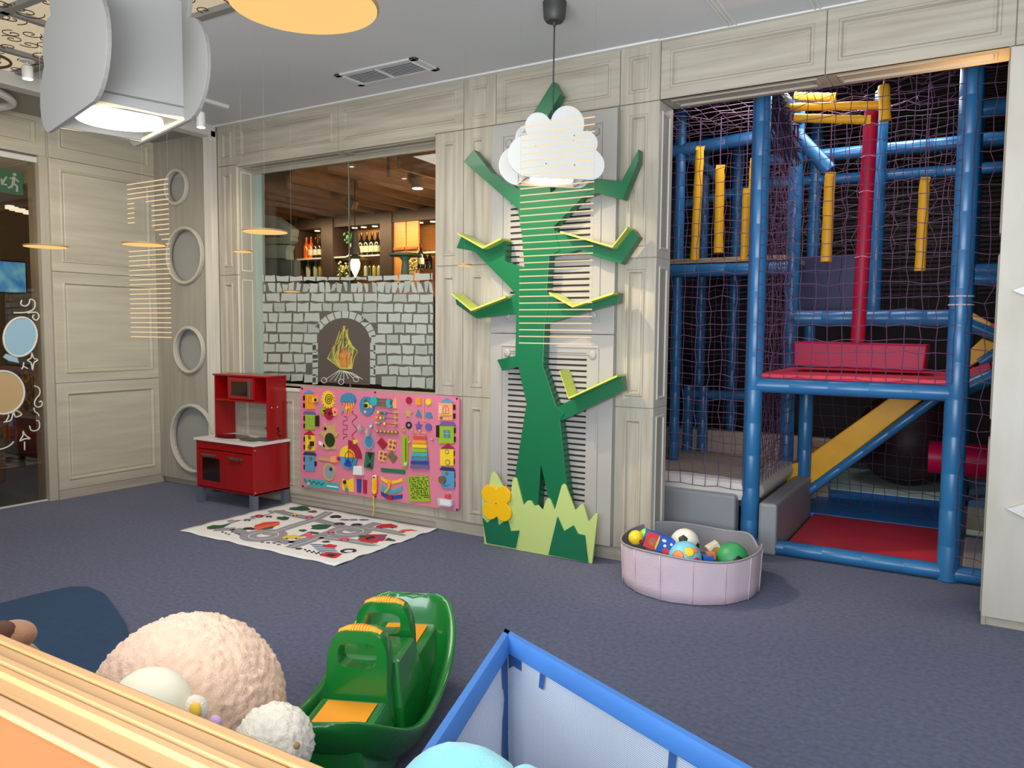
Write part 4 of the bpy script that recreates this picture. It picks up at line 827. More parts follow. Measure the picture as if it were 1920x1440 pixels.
pr('tree_print', [(240, 312), (330, 286), (402, 290), (350, 318), (262, 330)], PT['green']); bush(860, 190, 70, 16); bush(945, 210, 34, 8, 'brown'); bush(750, 255, 44, 13); bush(900, 195, 30, 10); bush(1000, 310, 62, 14); pr('tree_print', [(930, 325), (1000, 294), (1075, 300), (1040, 325), (985, 330)], PT['green'])
pr('tree_print', [(1400, 418), (1450, 385), (1540, 372), (1500, 405), (1430, 428)], PT['green'])
car(590, 240, 32, 9, 'red'); car(830, 232, 26, 8, 'yellow'); car(925, 247, 34, 9, 'pink'); car(510, 266, 26, 7, 'grey'); car(655, 243, 24, 6, 'grey')
pr('fire_truck_print', [(555, 308), (620, 280), (725, 276), (728, 295), (690, 310), (600, 330), (560, 330)], PT['orange']); pr('ladder_print', [(560, 300), (700, 278), (708, 284), (565, 308)], PT['red']); pr('hose_print', [(600, 326), (690, 306), (680, 322), (620, 330)], PT['green'])
car(520, 325, 44, 9, 'black'); car(805, 382, 62, 14, 'yellow'); car(1125, 292, 40, 8, 'black'); car(1240, 298, 40, 8, 'black'); car(1440, 310, 74, 16, 'red'); car(1580, 342, 62, 12, 'orange'); car(1160, 395, 42, 11, 'pink'); car(1068, 347, 30, 8, 'pink')
car(1100, 245, 40, 10, 'black')
for x in (1160, 1220, 1290): bush(x, 264, 34, 5, 'grey')
pr('fire_station_print', [(1245, 392), (1310, 362), (1430, 362), (1435, 385), (1400, 425), (1270, 408)], PT['red']); pr('station_window_print', [(1290, 385), (1350, 370), (1370, 385), (1310, 400)], PT['black']); pr('station_roof_print', [(1360, 392), (1445, 360), (1440, 372), (1375, 402)], PT['blue']); bush(1275, 375, 30, 8)
for x, y in ((880, 335), (930, 350), (965, 352), (1035, 410)): bush(x, y, 26, 7)
pr('antenna_print', [(850, 375), (920, 345), (960, 375), (930, 388), (900, 372)], PT['pink'])
for i in range(5): pr('track_line', [(930+i*14, 425+i*12), (1075+i*12, 432+i*13), (1075+i*12, 436+i*13), (930+i*14, 429+i*12)], PT['blue'])
pr('helicopter_print', [(1010, 438), (1060, 426), (1112, 436), (1090, 452), (1040, 448)], PT['red']); ringp((1185, 472), .03, .055, PT['black'], 'helipad_print')
for i in range(9):
    for j in range(2):
        if (i+j) % 2 == 0: pr('chequer_print', [(888+i*15, 458+i*3.4+j*8), (903+i*15, 461+i*3.4+j*8), (903+i*15, 468+i*3.4+j*8), (888+i*15, 465+i*3.4+j*8)], PT['black'])
pr('garage_print', [(990, 500), (1040, 482), (1148, 490), (1095, 526)], PT['red']); pr('garage_door_print', [(1030, 502), (1060, 490), (1110, 496), (1075, 515)], PT['black'])
for x, y in ((610, 412), (650, 416), (690, 418), (720, 410), (720, 428), (800, 432)): bush(x, y, 15, 4, 'grey')
bush(855, 456, 26, 6, 'green')
for i in range(6): bush(345+i*22, 345+(i % 3)*8, 10, 3, 'green')

# ================================================================== TOY BASKET
cx, cy, R = 5.27, -.175, .405
bk = thing('toy_basket', 'round pink and grey fabric toy basket on the carpet beside the climbing frame', 'basket', (cx, cy, 0))
n = 72
def rimz(a): return .262+.012*math.sin(3*a+.5)+(-.05*math.exp(-((a-.55)/.16)**2))+.012*math.exp(-((a-.95)/.2)**2)
def rr(a, z, o=0.):
    x_ = R*(1-.012*abs(math.cos(7*a))**6)*(1-.03*(1-z/.26))+o; return x_*(1-.0*a)
PINKF = mat('basket_pink', (212, 190, 200), .8, .06, (5, 5, 5), .15, 60); GREYF = mat('basket_grey', (128, 128, 134), .85, .06, (5, 5, 5), .12, 60)
def ring(z, o=0., zf=None): return [(cx+rr(2*math.pi*k_/n, z, o)*math.cos(2*math.pi*k_/n), cy+rr(2*math.pi*k_/n, z, o)*math.sin(2*math.pi*k_/n), (zf(2*math.pi*k_/n) if zf else z)) for k_ in range(n)]
b = MB(); b.loft([ring(.002, -.01), ring(.01, .0), ring(.07, .004+.0), ring(.13, -.002), ring(.20, .003), ring(.26, 0, lambda a: rimz(a)-.006)], cap=False); obj('outer_wall', b, PINKF, bk, smooth=2)
b = MB(); b.loft([ring(.26, -.004, lambda a: rimz(a)-.006), ring(.2, -.008), ring(.1, -.01), ring(.03, -.012)], cap=False); obj('inner_wall', b, GREYF, bk, smooth=2)
b = MB(); b.slab(ring(.012, -.014), (0, 0, .012)); obj('basket_floor', b, GREYF, bk)
b = MB(); b.tube([(cx+R*math.cos(2*math.pi*k_/n), cy+R*math.sin(2*math.pi*k_/n), rimz(2*math.pi*k_/n)-.006) for k_ in range(n)], .006, 6, closed=True); obj('rim_binding', b, mat('binding_grey', (150, 146, 148), .7), bk, smooth=2)
for k_ in range(14):
    a = 2*math.pi*(k_+.3)/14; b = MB(); b.tube([(cx+(R+.002-.012*(1-z/.26)+.002)*math.cos(a), cy+(R+.002-.012*(1-z/.26)+.002)*math.sin(a), z) for z in (.006, .05, .1, .15, .2, rimz(a)-.012)], .0035, 5); obj('seam', b, PINKF, bk, smooth=2)
a = math.radians(188); b = MB(); b.ball((cx+(R+.002)*math.cos(a), cy+(R+.002)*math.sin(a), .20), (.012, .012, .018), 8, 6); obj('eyelet', b, mat('eyelet_brown', (70, 52, 44), .6), bk)
b = MB(); b.ball((cx, cy, .09), (.34, .34, .075), 24, 8)
def toyball(name, px, py, d, r, m, lab, spots=()):
    c = CAM+ray(px, py)*d; t = thing(name, lab, 'ball', (c[0], c[1], c[2]-r), 'toys in the basket')
    bl_ = obj('ball_skin', MB().ball(c, r, 24, 16), m, t, smooth=2)
    for (dx_, dy_, s, n_, mm) in spots:
        v = RT*dx_+UP*dy_; zz = math.sqrt(max(.05, 1-dx_*dx_-dy_*dy_)); v = v-FW*zz; v /= np.linalg.norm(v)
        u = np.cross(v, [0, 0, 1.]); u /= np.linalg.norm(u); w_ = np.cross(u, v); rings = []
        for f_ in (1, .75, .5, .25, .02):
            row = []
            for k_ in range(n_*3):
                i0, fr = divmod(k_, 3); a0, a1 = 2*math.pi*i0/n_+.3, 2*math.pi*(i0+1)/n_+.3
                e_ = (np.array([math.cos(a0), math.sin(a0)])*(1-fr/3)+np.array([math.cos(a1), math.sin(a1)])*fr/3)*s*f_
                q = v+u*e_[0]+w_*e_[1]; row.append(c+q/np.linalg.norm(q)*(r*1.006))
            rings.append(row)
        bb_ = MB().loft(rings)
        obj('ball_patch', bb_, mm, t, smooth=2)
    return t
BW = mat('ball_white', (226, 222, 210), .4); BB = mat('ball_black', (26, 26, 28), .4)
toyball('soccer_ball', 1284, 1018, 4.64, .086, BW, 'white football with black pentagons in the basket', [(-.32, .42, .36, 5, BB), (.75, -.15, .34, 5, BB), (-.2, -.6, .34, 5, BB)])
toyball('toy_ball', 1192, 1008, 4.42, .042, mat('ball_yellow', (240, 204, 30), .35), 'small yellow ball at the left rim of the basket', [(.55, -.35, .3, 10, mat('ball_red', (210, 40, 40), .4))])
toyball('toy_ball', 1213, 1006, 4.5, .048, mat('ball_lime', (160, 216, 70), .35), 'small lime green ball behind the yellow one in the basket')
PB = {k_: mat('picture_'+k_, c, .45) for k_, c in dict(sky=(120, 196, 216), orange=(240, 140, 80), yellow=(246, 206, 60), red=(224, 60, 60), pink=(240, 130, 150), blue=(36, 92, 190), white=(236, 236, 236), brown=(190, 110, 60), green=(60, 150, 90))  .items()}
toyball('toy_ball', 1284, 1046, 4.40, .094, PB['sky'], 'pale blue picture ball with yellow and orange patches in the basket', [(.1, .55, .34, 10, PB['yellow']), (-.6, .25, .42, 10, PB['orange']), (-.55, -.2, .3, 10, PB['pink']), (.5, -.05, .3, 10, PB['red']), (.5, .6, .2, 8, PB['orange'])])
toyball('toy_ball', 1372, 1048, 4.46, .096, mat('ball_green', (52, 146, 86), .45), 'green ball with a black patch at the right side of the basket', [(.15, .05, .4, 5, BB)])
c = CAM+ray(1233, 1016)*4.46; t = thing('soft_block', 'soft picture block with blue and orange sides in the basket', 'toy block', c, 'toys in the basket')
ax = RT*.93-UP*.36; az = UP*.93+RT*.36; ay = FW
obj('block_body', MB().obox(c, ax, ay, az, (.085, .05, .048)), PB['blue'], t, bev=.006)
f0 = c-FW*.0505
def decal(name, m, u, v, r, n_=10, rr_=None): obj(name, MB().slab([f0+ax*(u+r*math.cos(a))+az*(v+(rr_ or r)*math.sin(a)) for a in np.linspace(0, 6.283, n_+1)[:-1]], -FW*.0012), m, t)
obj('orange_side', MB().slab([f0+ax*u+az*v for u, v in ((-.084, -.046), (-.02, -.046), (-.008, .046), (-.084, .046))], -FW*.0008), PB['red'], t)
decal('bear_picture', PB['brown'], -.04, -.005, .024); decal('bear_muzzle', PB['white'], -.036, -.012, .009); decal('cloud_picture', PB['white'], .02, .026, .014, 8, .009); decal('cloud_picture', PB['white'], .034, -.0, .009); decal('flower_picture', PB['red'], .05, -.028, .02); decal('cloud_picture', PB['white'], .066, .02, .008); decal('stripe_picture', PB['yellow'], -.012, 0, .006, 8, .044)
c = CAM+ray(1339, 1030)*4.50; t = thing('picture_cube', 'small cream picture cube leaning in the basket', 'toy block', c, 'toys in the basket')
ax = RT*.86+UP*.5; az = UP*.86-RT*.5; obj('cube_body', MB().obox(c, ax, FW, az, (.036, .036, .036)), mat('cream_card', (206, 196, 172), .6), t, bev=.003)
obj('cube_picture', MB().slab([c-FW*.0362+ax*u+az*v for u, v in ((-.02, -.015), (.018, -.02), (.024, .012), (0, .022), (-.022, .012))], -FW*.001), PB['brown'], t)
c = CAM+ray(1326, 1048)*4.42; t = thing('toy_brick', 'blue and brown toy brick between the picture ball and green ball', 'toy block', c, 'toys in the basket'); obj('brick_body', MB().obox(c, RT, FW, UP, (.03, .03, .024)), PB['blue'], t, bev=.004); obj('brick_top', MB().obox(c+UP*.02+RT*.02, RT, FW, UP, (.024, .028, .02)), PB['brown'], t, bev=.004)
hid = thing('soft_toys', 'layer of soft toys filling the bottom of the basket', 'toys', (cx, cy, .024)); obj('toy_filling', b, mat('filling', (120, 96, 110), .8, .5, (14, 14, 14)), hid); hid['kind'] = 'stuff'

# ================================================================== INDOOR CLIMBING FRAME
PBLUE = mat('frame_blue', (46, 110, 160), .32, .12, (3, 3, 3)); PYEL = mat('foam_yellow', (230, 168, 34), .42, .1, (6, 6, 6), spec=.3); PRED = mat('vinyl_red', (226, 66, 84), .42, .1, (4, 4, 4), .15, 9, spec=.2); PMAG = mat('vinyl_magenta', (166, 14, 62), .4, .06, (4, 4, 4), spec=.18)
NETM = mat('net_purple', (98, 66, 96), .7); NETL = mat('net_lit', (150, 116, 128), .7); TIE = mat('tie_white', (220, 200, 196), .6)  # NETL: pinker copy of the net, its lit look put into the colour
cf = thing('climbing_frame', 'blue padded indoor climbing frame with purple nets behind the wall opening', 'climbing frame', (5.98, .9, 0))
rnd = random.Random(3)
def post(x, y, z0, z1, r=.058, m=PBLUE):
    b = MB(); prof = [(r*.9, z0)]; z = z0
    while z < z1-.05:
        z2 = min(z1, z+.22); prof += [(r, z+.006), (r, z2-.006), (r*.972, z2)]; z = z2
    b.lathe(prof, (x, y, 0), 14); return obj('post', b, m, cf, smooth=True)
def rail(p, q, r=.05, m=PBLUE, name='rail', parent=None):
    p, q = np.array(p, float), np.array(q, float); L_ = np.linalg.norm(q-p); k_ = max(1, int(L_/.22)); pts = []; rs = []
    for i in range(k_):
        for t_, s in ((.02, 1), (.98, 1), (1.0, .965)): pts.append(p+(q-p)*(i+t_)/k_); rs.append(r*s)
    return obj(name, MB().tube(pts, rs, 12), m, parent or cf, smooth=True)
for x, y, z0, z1, r in ((5.39, .72, 0, 3.3, .060), (6.578, .72, 0, 3.3, .062), (4.2, .72, 0, 3.3, .058), (5.37, 1.92, 0, 3.4, .056), (6.58, 1.92, 0, 3.4, .056), (4.42, 1.92, .3, 3.4, .045), (4.25, 3.12, 0, 3.4, .056), (4.58, 3.12, 0, 3.4, .05), (5.30, 3.12, 1.0, 3.4, .056), (6.58, 3.12, 0, 3.4, .056), (5.97, 1.95, 1.6, 3.3, .05), (7.77, .72, 0, 3.3, .058), (7.77, 1.92, 0, 3.3, .058)): post(x, y, z0, z1, r)
q = PY(1510, 800, 1.86); post(q[0], q[1], .12, 1.08, .055)
for px in (1290, 1318): q = PY(px, 780, 2.55); post(q[0], q[1], 0, .98, .048)
q0, q1 = PY(1282, 738, 2.55), PY(1410, 742, 2.55); rail(q0, q1, .045)
rail((5.39, .72, .05), (6.578, .72, .05), .05); rail((6.578, .72, .05), (7.77, .72, .05), .05); rail((5.39, .72, 1.135), (6.578, .72, 1.135), .05)
rail((5.39, .72, 1.135), (5.39, 1.92, 1.135), .05); rail((6.578, .72, 1.135), (6.578, 1.92, 1.135), .05); rail((5.37, 1.92, 1.6), (6.58, 1.92, 1.6), .062); rail((5.37, 1.92, 1.135), (6.58, 1.92, 1.135), .05)
for a, c, y, r in (((1255, 286), (1480, 246), 1.92, .055), ((1440, 301), (1896, 258), 2.2, .05), ((1440, 345), (1896, 312), 3.12, .05), ((1262, 388), (1450, 345), 3.12, .045), ((1836, 208), (1896, 196), 1.3, .055), ((1812, 506), (1890, 508), 1.92, .05), ((1812, 522), (1890, 524), 1.92, .05)): rail(PY(*a, y), PY(*c, y), r)
rail(PY(1493, 252, 1.92), PY(1556, 320, 1.92), .055, name='brace'); rail(PY(1262, 275, 1.92), PY(1345, 330, 2.4), .045, name='brace')
rail((4.2, .72, 3.16), (7.8, .72, 3.16), .05); rail((5.39, .72, 3.16), (5.39, 1.92, 3.16), .05)
# upper shelf platform, left tower
q0, q1 = PY(1258, 492, 1.92), PY(1482, 484, 1.92)
b = MB(); b.box(q0[0], q1[0], 1.85, 3.1, q0[2]-.02, q0[2]+.02); obj('deck', b, mat('tan_deck', (170, 140, 110), .6, .15, (4, 4, 4)), cf)
rail((q0[0], 1.87, q0[2]-.08), (q1[0], 1.87, q1[2]-.08), .055)
b = MB(); b.box(5.40, 6.56, .70, 1.92, 1.182, 1.212); obj('deck_mat', b, PRED, cf, bev=.012)
b = MB(); q0, q1 = PY(1492, 482, 2.5), PY(1600, 600, 2.5); b.box(q0[0], q1[0], 2.5, 2.56, q1[2], q0[2]); obj('navy_panel', b, mat('vinyl_navy', (36, 32, 78), .5), cf)
# ramp and step
def pslab(name, pts, y0, y1, m, bev=.01, par=None): return obj(name, MB().slab([PY(px, py, y0) for px, py in pts], (0, y1-y0, 0)), m, par or cf, bev=bev)
pslab('ramp', [(1519, 852), (1676, 740), (1741, 741), (1517, 914)], 1.86, 2.5, PYEL)
rail(PY(1490, 940, 1.84), PY(1762, 742, 1.84), .036, name='ramp_rail')
pslab('padded_step', [(1474, 872), (1500, 866), (1500, 915), (1474, 938)], 1.82, 2.7, PYEL)
# pieces of the slide on the right
pslab('slide_pad', [(1813, 580), (1860, 606), (1856, 622), (1813, 601)], 1.5, 1.9, mat('foam_gold', (236, 176, 74), .4)); pslab('slide_pad', [(1858, 606), (1900, 610), (1900, 640), (1857, 624)], 1.5, 1.9, PRED)
rail(PY(1806, 604, 1.48), PY(1896, 640, 1.48), .04); pslab('slide_pad', [(1805, 670), (1842, 634), (1890, 650), (1842, 674), (1807, 694)], 1.52, 2.0, PYEL); rail(PY(1836, 682, 1.5), PY(1893, 646, 1.5), .035)
pslab('slide_pad', [(1806, 697), (1856, 679), (1860, 698), (1809, 714)], 1.45, 1.9, PRED); pslab('slide_pad', [(1858, 678), (1895, 668), (1895, 690), (1861, 698)], 1.45, 1.9, PRED); rail(PY(1800, 733, 1.45), PY(1890, 692, 1.45), .05)
b = MB(); q = PY(1800, 861, 1.6); b.lathe([(.02, -.25), (.115, -.24), (.118, .12), (.02, .13)], (q[0]+.05, q[1], q[2]), 20, 0); obj('padded_roller', b, PMAG, cf, smooth=True)
b = MB(); q = PY(1800, 861, 1.6); b.lathe([(.02, .13), (.10, .13), (.10, .17), (.02, .17)], (q[0]+.05, q[1], q[2]), 20, 0); obj('roller_cap', b, BW, cf)
q = PY(1855, 900, 1.2); b = MB(); b.tube([(q[0], q[1], .1), (q[0]+.01, q[1], 1.15)], .02, 8); obj('brown_pole', b, mat('pole_brown', (120, 70, 52), .5), cf)
# nets
y = .655
def N(name, a, b_, c, d, nu, nv, m=NETM, r=.0024, jit=.006): o_ = obj(name, net(a, b_, c, d, nu, nv, r, jit), m, cf); return o_
N('net', (4.3, y, .43), (5.36, y, .43), (5.36, y, 3.1), (4.3, y, 3.1), 12, 31)
N('net', (5.42, y, 1.2), (6.55, y, 1.2), (6.55, y, 3.1), (5.42, y, 3.1), 13, 22)
N('net', (6.61, y, .08), (7.75, y, .08), (7.75, y, 3.1), (6.61, y, 3.1), 12, 32, jit=.011)
N('net', (5.42, .75, .43), (5.42, 1.9, .43), (5.40, 1.9, 3.1), (5.40, .75, 3.1), 13, 30, jit=.009)
N('net', (5.36, .8, .43), (5.34, 1.9, .43), (5.33, 1.9, 3.1), (5.36, .8, 3.1), 13, 30, jit=.009)
N('net', (5.55, 1.88, .16), (6.52, 1.88, .12), (6.55, 1.88, 1.1), (5.42, 1.88, 1.1), 12, 11, mat('net_dark', (60, 44, 66), .7))
N('net', (4.3, .7, 3.13), (5.36, .7, 3.13), (5.36, 1.9, 3.13), (4.3, 1.9, 3.13), 10, 11, NETL)
N('net', (5.42, .7, 3.13), (6.55, .7, 3.13), (6.55, 1.9, 3.13), (5.42, 1.9, 3.13), 11, 11, NETM, jit=.02)
N('net', (4.45, 1.95, .45), (5.34, 1.95, .45), (5.34, 1.95, 3.1), (4.45, 1.95, 3.1), 9, 25)
N('net', (5.42, 1.96, 1.66), (6.55, 1.96, 1.66), (6.55, 1.96, 3.1), (5.42, 1.96, 3.1), 11, 14, MATS['net_dark'])
N('net', (4.62, 3.1, 2.15), (6.5, 3.1, 2.15), (6.5, 3.1, 3.3), (4.62, 3.1, 3.3), 18, 12, NETL, jit=.02)
b = MB()
for k_ in range(16):
    p0, p1 = np.array([5.44, .74, 3.02]), np.array([5.36, 1.86, 2.98]); pts = [p0+(p1-p0)*t_+np.array([rnd.gauss(0, .035), 0, rnd.gauss(0, .045)]) for t_ in np.linspace(0, 1, 14)]; b.tube(pts, .007, 4)
for k_ in range(20):
    p0 = np.array([5.40+rnd.gauss(0, .03), .75+rnd.random()*.5, 3.05]); pts = [p0+np.array([rnd.gauss(0, .02)+.02*t_, rnd.gauss(0, .03)+.05*t_, -.09*t_]) for t_ in range(5)]; b.tube(pts, .006, 4)
obj('gathered_net', b, mat('net_bundle', (54, 38, 66), .8), cf)
for z in (1.71, 1.66): obj('white_tie', MB().tube([(6.578+.066*math.cos(a), .72+.066*math.sin(a), z) for a in np.linspace(0, 6.28, 17)[:-1]], .004, 5, closed=True), TIE, cf)
# hanging foam pieces
def hang(px0, py0, px1, py1, w, y_, lab, m=PYEL, name='hanging_foam_tube', cat='foam tube', grp='yellow foam tubes in the climbing frame', flat=.8):
    p, q_ = PY(px0, py0, y_), PY(px1, py1, y_); d = abs(np.dot(p-CAM, FW)); r_ = w/2/FPX*d
    t_ = thing(name, lab, cat, (q_[0], q_[1], min(p[2], q_[2])), grp)
    n_ = 10; pts = [p+(q_-p)*i/n_ for i in range(n_+1)]; rs = [r_*(.9 if i == 0 else 1)*(1+.05*math.sin(i*2.1)) for i in range(n_+1)]
    obj('foam_sleeve', MB().tube(pts, rs, 12), m, t_, smooth=True)
    e = p+(p-q_)/np.linalg.norm(p-q_)*.07; lat = np.array([.88, .47, 0]) if abs(p[2]-q_[2]) > .3 else np.array([0, 0, 1.]); e = p+(p-q_)/np.linalg.norm(p-q_)*.035; obj('flap', MB().slab([p-lat*r_*.95-FW*.004, p+lat*r_*.95-FW*.004, e+lat*r_*1.1-FW*.004, e-lat*r_*.8-FW*.004], FW*.008), m, t_, bev=.002)
    if abs(p[2]-q_[2]) > .3: obj('cord', MB().tube([e, (e[0], e[1], 3.14)], .004, 5), NETM, t_)
    return t_
hang(1312, 282, 1302, 488, 17, 1.45, 'yellow foam tube hanging nearest the left edge of the opening')
hang(1350, 318, 1347, 474, 18, 1.45, 'second yellow foam tube from the left in the climbing frame')
hang(1413, 305, 1404, 478, 15, 1.5, 'yellow foam tube just left of the first blue post')
hang(1399, 362, 1394, 490, 13, 1.3, 'short yellow foam tube hugging the first blue post')
hang(1556, 332, 1549, 491, 20, 1.45, 'yellow foam tube hanging left of the red pole')
hang(1734, 342, 1725, 508, 19, 1.3, 'yellow foam tube hanging right of the red pole')
hang(1482, 201, 1655, 197, 15, 1.3, 'upper horizontal yellow foam tube under the header', flat=1)
hang(1622, 225, 1490, 221, 17, 1.2, 'lower horizontal yellow foam tube left of the red pole top')
hang(1558, 184, 1490, 182, 19, 1.55, 'short horizontal yellow foam piece tucked above the two tubes')
hang(1657, 160, 1660, 226, 21, 1.12, 'short upright yellow foam piece at the red pole top')
sw = thing('padded_swing', 'magenta padded beam on a red wrapped pole above the deck', 'swing', (5.95, 1.35, 1.24))
p, q = PY(1634, 210, 1.35), PY(1608, 645, 1.35)
obj('wrapped_pole', MB().tube([p+(q-p)*i/12 for i in range(13)], [.046+.002*(i % 2) for i in range(13)], 14), mat('vinyl_crimson', (178, 26, 60), .42, .12, (8, 8, 3), spec=.2), sw, smooth=True)
for t_ in (.055, .19, .34, .62): c = p+(q-p)*t_; obj('tie', MB().tube([c+np.array([.05*math.cos(a), .05*math.sin(a), .004*math.sin(3*a)]) for a in np.linspace(0, 6.28, 15)[:-1]], .003, 5, closed=True), mat('tie_pink', (230, 150, 170), .6), sw)
b = MB(); b.slab([(5.545, 1.18, 1.425), (5.55, 1.18, 1.25), (6.375, 1.18, 1.235), (6.39, 1.18, 1.415)], (0, .34, 0)); obj('padded_beam', b, PMAG, sw, bev=.012)
# padded pool, left
PADG = mat('pad_grey', (150, 152, 154), .45, .08, (3, 3, 3), .08, 12); FOAM = mat('white_padding', (216, 208, 200), .6, .08, (5, 5, 5), .3, 14)
pool = thing('padded_pool', 'grey padded play pool with white foam rim at the left of the frame', 'play pool', (4.9, 1.3, 0))
obj('front_pad', MB().box(4.02, 5.315, .62, .74, 0, .385), PADG, pool, bev=.02); obj('side_pad', MB().box(5.46, 5.58, .66, 1.9, 0, .35), PADG, pool, bev=.02)
obj('white_rim', MB().box(4.02, 5.40, .68, .88, .33, .47), FOAM, pool, bev=.05); obj('white_rim', MB().box(5.27, 5.45, .8, 1.95, .33, .45), FOAM, pool, bev=.05)
obj('pool_floor', MB().box(4.02, 5.4, .86, 2.6, .26, .36), mat('pool_tan', (176, 156, 140), .6, .1, (3, 3, 3)), pool, bev=.01); obj('back_pad', MB().box(4.02, 5.6, 2.6, 2.7, 0, .56), MATS['pool_tan'], pool, bev=.02)
# floor mats
def fmat(x0, x1, y0, y1, m, lab, h=.045): return obj('floor_mat', MB().box(x0, x1, y0, y1, .001, h), m, None, lab, 'mat', 'mats on the climbing frame floor', bev=.012)
fmat(5.60, 6.54, .785, 1.90, PRED, 'red vinyl floor mat at the entrance of the climbing frame')
fmat(5.50, 6.52, 1.91, 3.0, mat('vinyl_blue', (58, 136, 216), .4, .1, (3, 3, 3), .2, 8), 'blue vinyl floor mat behind the red mat')
fmat(5.2, 6.60, 3.02, 4.3, mat('vinyl_sage', (198, 222, 208), .45, .12, (3, 3, 3), .2, 8), 'sage green floor mat behind the blue mat')
fmat(6.65, 7.7, .785, 1.75, mat('vinyl_grey', (186, 182, 186), .5, .12, (3, 3, 3), .2, 8), 'grey floor mat right of the second blue post')
fmat(6.65, 7.7, 1.99, 2.85, mat('vinyl_khaki', (196, 200, 168), .5, .1, (3, 3, 3), .2, 8), 'khaki floor mat behind the grey one at the right')
fmat(6.65, 7.7, 2.87, 4.2, mat('vinyl_steel', (116, 160, 184), .5, .1, (3, 3, 3), .2, 8), 'steel blue floor mat farthest back at the right')
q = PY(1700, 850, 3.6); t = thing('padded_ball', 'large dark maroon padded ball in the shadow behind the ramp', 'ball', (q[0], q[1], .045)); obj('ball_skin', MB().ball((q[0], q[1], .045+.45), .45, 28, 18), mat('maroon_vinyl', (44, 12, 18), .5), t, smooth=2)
# dark hall around the frame
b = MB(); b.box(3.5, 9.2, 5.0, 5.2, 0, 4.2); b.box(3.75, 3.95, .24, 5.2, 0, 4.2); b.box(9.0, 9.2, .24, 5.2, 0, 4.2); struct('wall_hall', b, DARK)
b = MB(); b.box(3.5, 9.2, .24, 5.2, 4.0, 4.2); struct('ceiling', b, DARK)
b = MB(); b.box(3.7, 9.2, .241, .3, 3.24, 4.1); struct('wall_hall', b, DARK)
b = MB()
for k_ in range(44): b.box(3.95, 9.0, 4.955-.0*k_, 5.0, 1.9+k_*.05, 1.925+k_*.05)
for k_ in range(40): b.box(3.95, 9.0, .4+k_*.115, .45+k_*.115, 3.93, 4.0)
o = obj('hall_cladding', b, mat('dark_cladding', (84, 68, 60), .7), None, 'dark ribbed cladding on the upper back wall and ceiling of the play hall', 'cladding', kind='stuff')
# ================================================================== BAR SEEN THROUGH THE WINDOW
BEAM = mat('beam_wood', (156, 108, 74), .55, .25, (14, 1.5, 14), wear=(112, 74, 48)); DKW = mat('dark_bar_wood', (62, 44, 38), .6, .2, (6, 6, 2)); ORW = mat('honey_wood', (206, 136, 70), .45, .16, (5, 5, 1.5), wear=(176, 108, 52))
b = MB(); b.box(-4.2, 3.8, .24, 5.2, 3.12, 3.3); struct('ceiling', b, mat('bar_ceiling', (186, 174, 154), .9))
b = MB(); b.box(-4.2, 3.8, 5.0, 5.2, 0, 3.3); b.box(-4.2, -4.0, .4, 5.2, 0, 3.3); struct('wall_bar', b, mat('bar_wall', (62, 52, 46), .8, .2, (2, 2, 2)))
rn = random.Random(11)
for i in range(22):
    x = -3.6+i*.33; y0 = (.5, .95, .7, 1.25)[i % 4]
    b = MB(); b.box(x-.02, x+.02, y0, 4.9, 2.86, 3.11); o = obj('ceiling_beam', b, BEAM, None, 'brown wooden ceiling board over the bar behind the window', 'beam', 'wooden boards across the bar ceiling')
BYY = 2.62
def Q(px, py, y=BYY): return PY(px, py, y)
bar = thing('bar_shelf', 'lit honey wood back bar with dark posts behind the window', 'bar shelf', (Q(680, 500)[0], BYY+.2, 0))
xs = {px: Q(px, 470)[0] for px in (490, 556, 604, 626, 714, 736, 783, 860)}
ztop = Q(650, 424)[2]; zsh = Q(650, 480)[2]; zlo = Q(650, 540)[2]
b = MB(); b.box(xs[490]-.6, xs[860], BYY+.36, BYY+.42, 0, ztop+.1); obj('back_panel', b, ORW, bar)
for a, c in ((490, 556), (604, 626), (714, 736)): b = MB(); b.box(xs[a], xs[c], BYY-.02, BYY+.36, 0, ztop+.12); obj('post', b, DKW, bar, bev=.004)
b = MB(); b.box(xs[556], xs[860], BYY, BYY+.38, ztop, ztop+.14); obj('top_board', b, DKW, bar)
for a, c in ((556, 604), (626, 714), (783, 860)):
    for z in (zsh, zlo-.12): b = MB(); b.box(xs[a], xs[c], BYY+.0, BYY+.36, z-.02, z); obj('shelf', b, mat('shelf_glass', (190, 190, 180), .2), bar)
for a, c in ((736, 759), (760, 783)):
    A_, C_ = Q(a, 470)[0], Q(c, 470)[0]; b = MB(); b.box(A_+.004, C_-.004, BYY+.02, BYY+.05, 0, ztop); d_ = obj('cupboard_door', b, ORW, bar, bev=.003); zz = Q(760, 463)[2]; b = MB(); b.box(A_+.01, C_-.01, BYY+.0, BYY+.02, zz-.03, zz); obj('door_rail', b, mat('rail_wood', (150, 96, 50), .5), d_)
b = MB(); b.box(xs[490]-.6, xs[860], BYY-.35, BYY-.02, 0, zlo-.14); obj('counter_body', b, DKW, bar)
for px, py in ((595, 426), (665, 422), (682, 425), (703, 420), (770, 413), (788, 417), (812, 411)):
    q = Q(px, py, BYY+.15); b = MB(); b.lathe([(0, 0), (.035, 0), (.035, -.008), (0, -.008)], (q[0], q[1], ztop-.001), 14); obj('downlight', b, glow('bar_downlight', (255, 236, 200), 3.5), bar)
BT = {k_: mat('bottle_'+k_, c, .12, spec=.7) for k_, c in dict(orange=(214, 92, 24), red=(160, 40, 34), black=(26, 24, 22), green=(44, 66, 40), clear=(168, 172, 150), amber=(180, 150, 60)).items()}
LAB = mat('bottle_label', (206, 196, 168), .6)
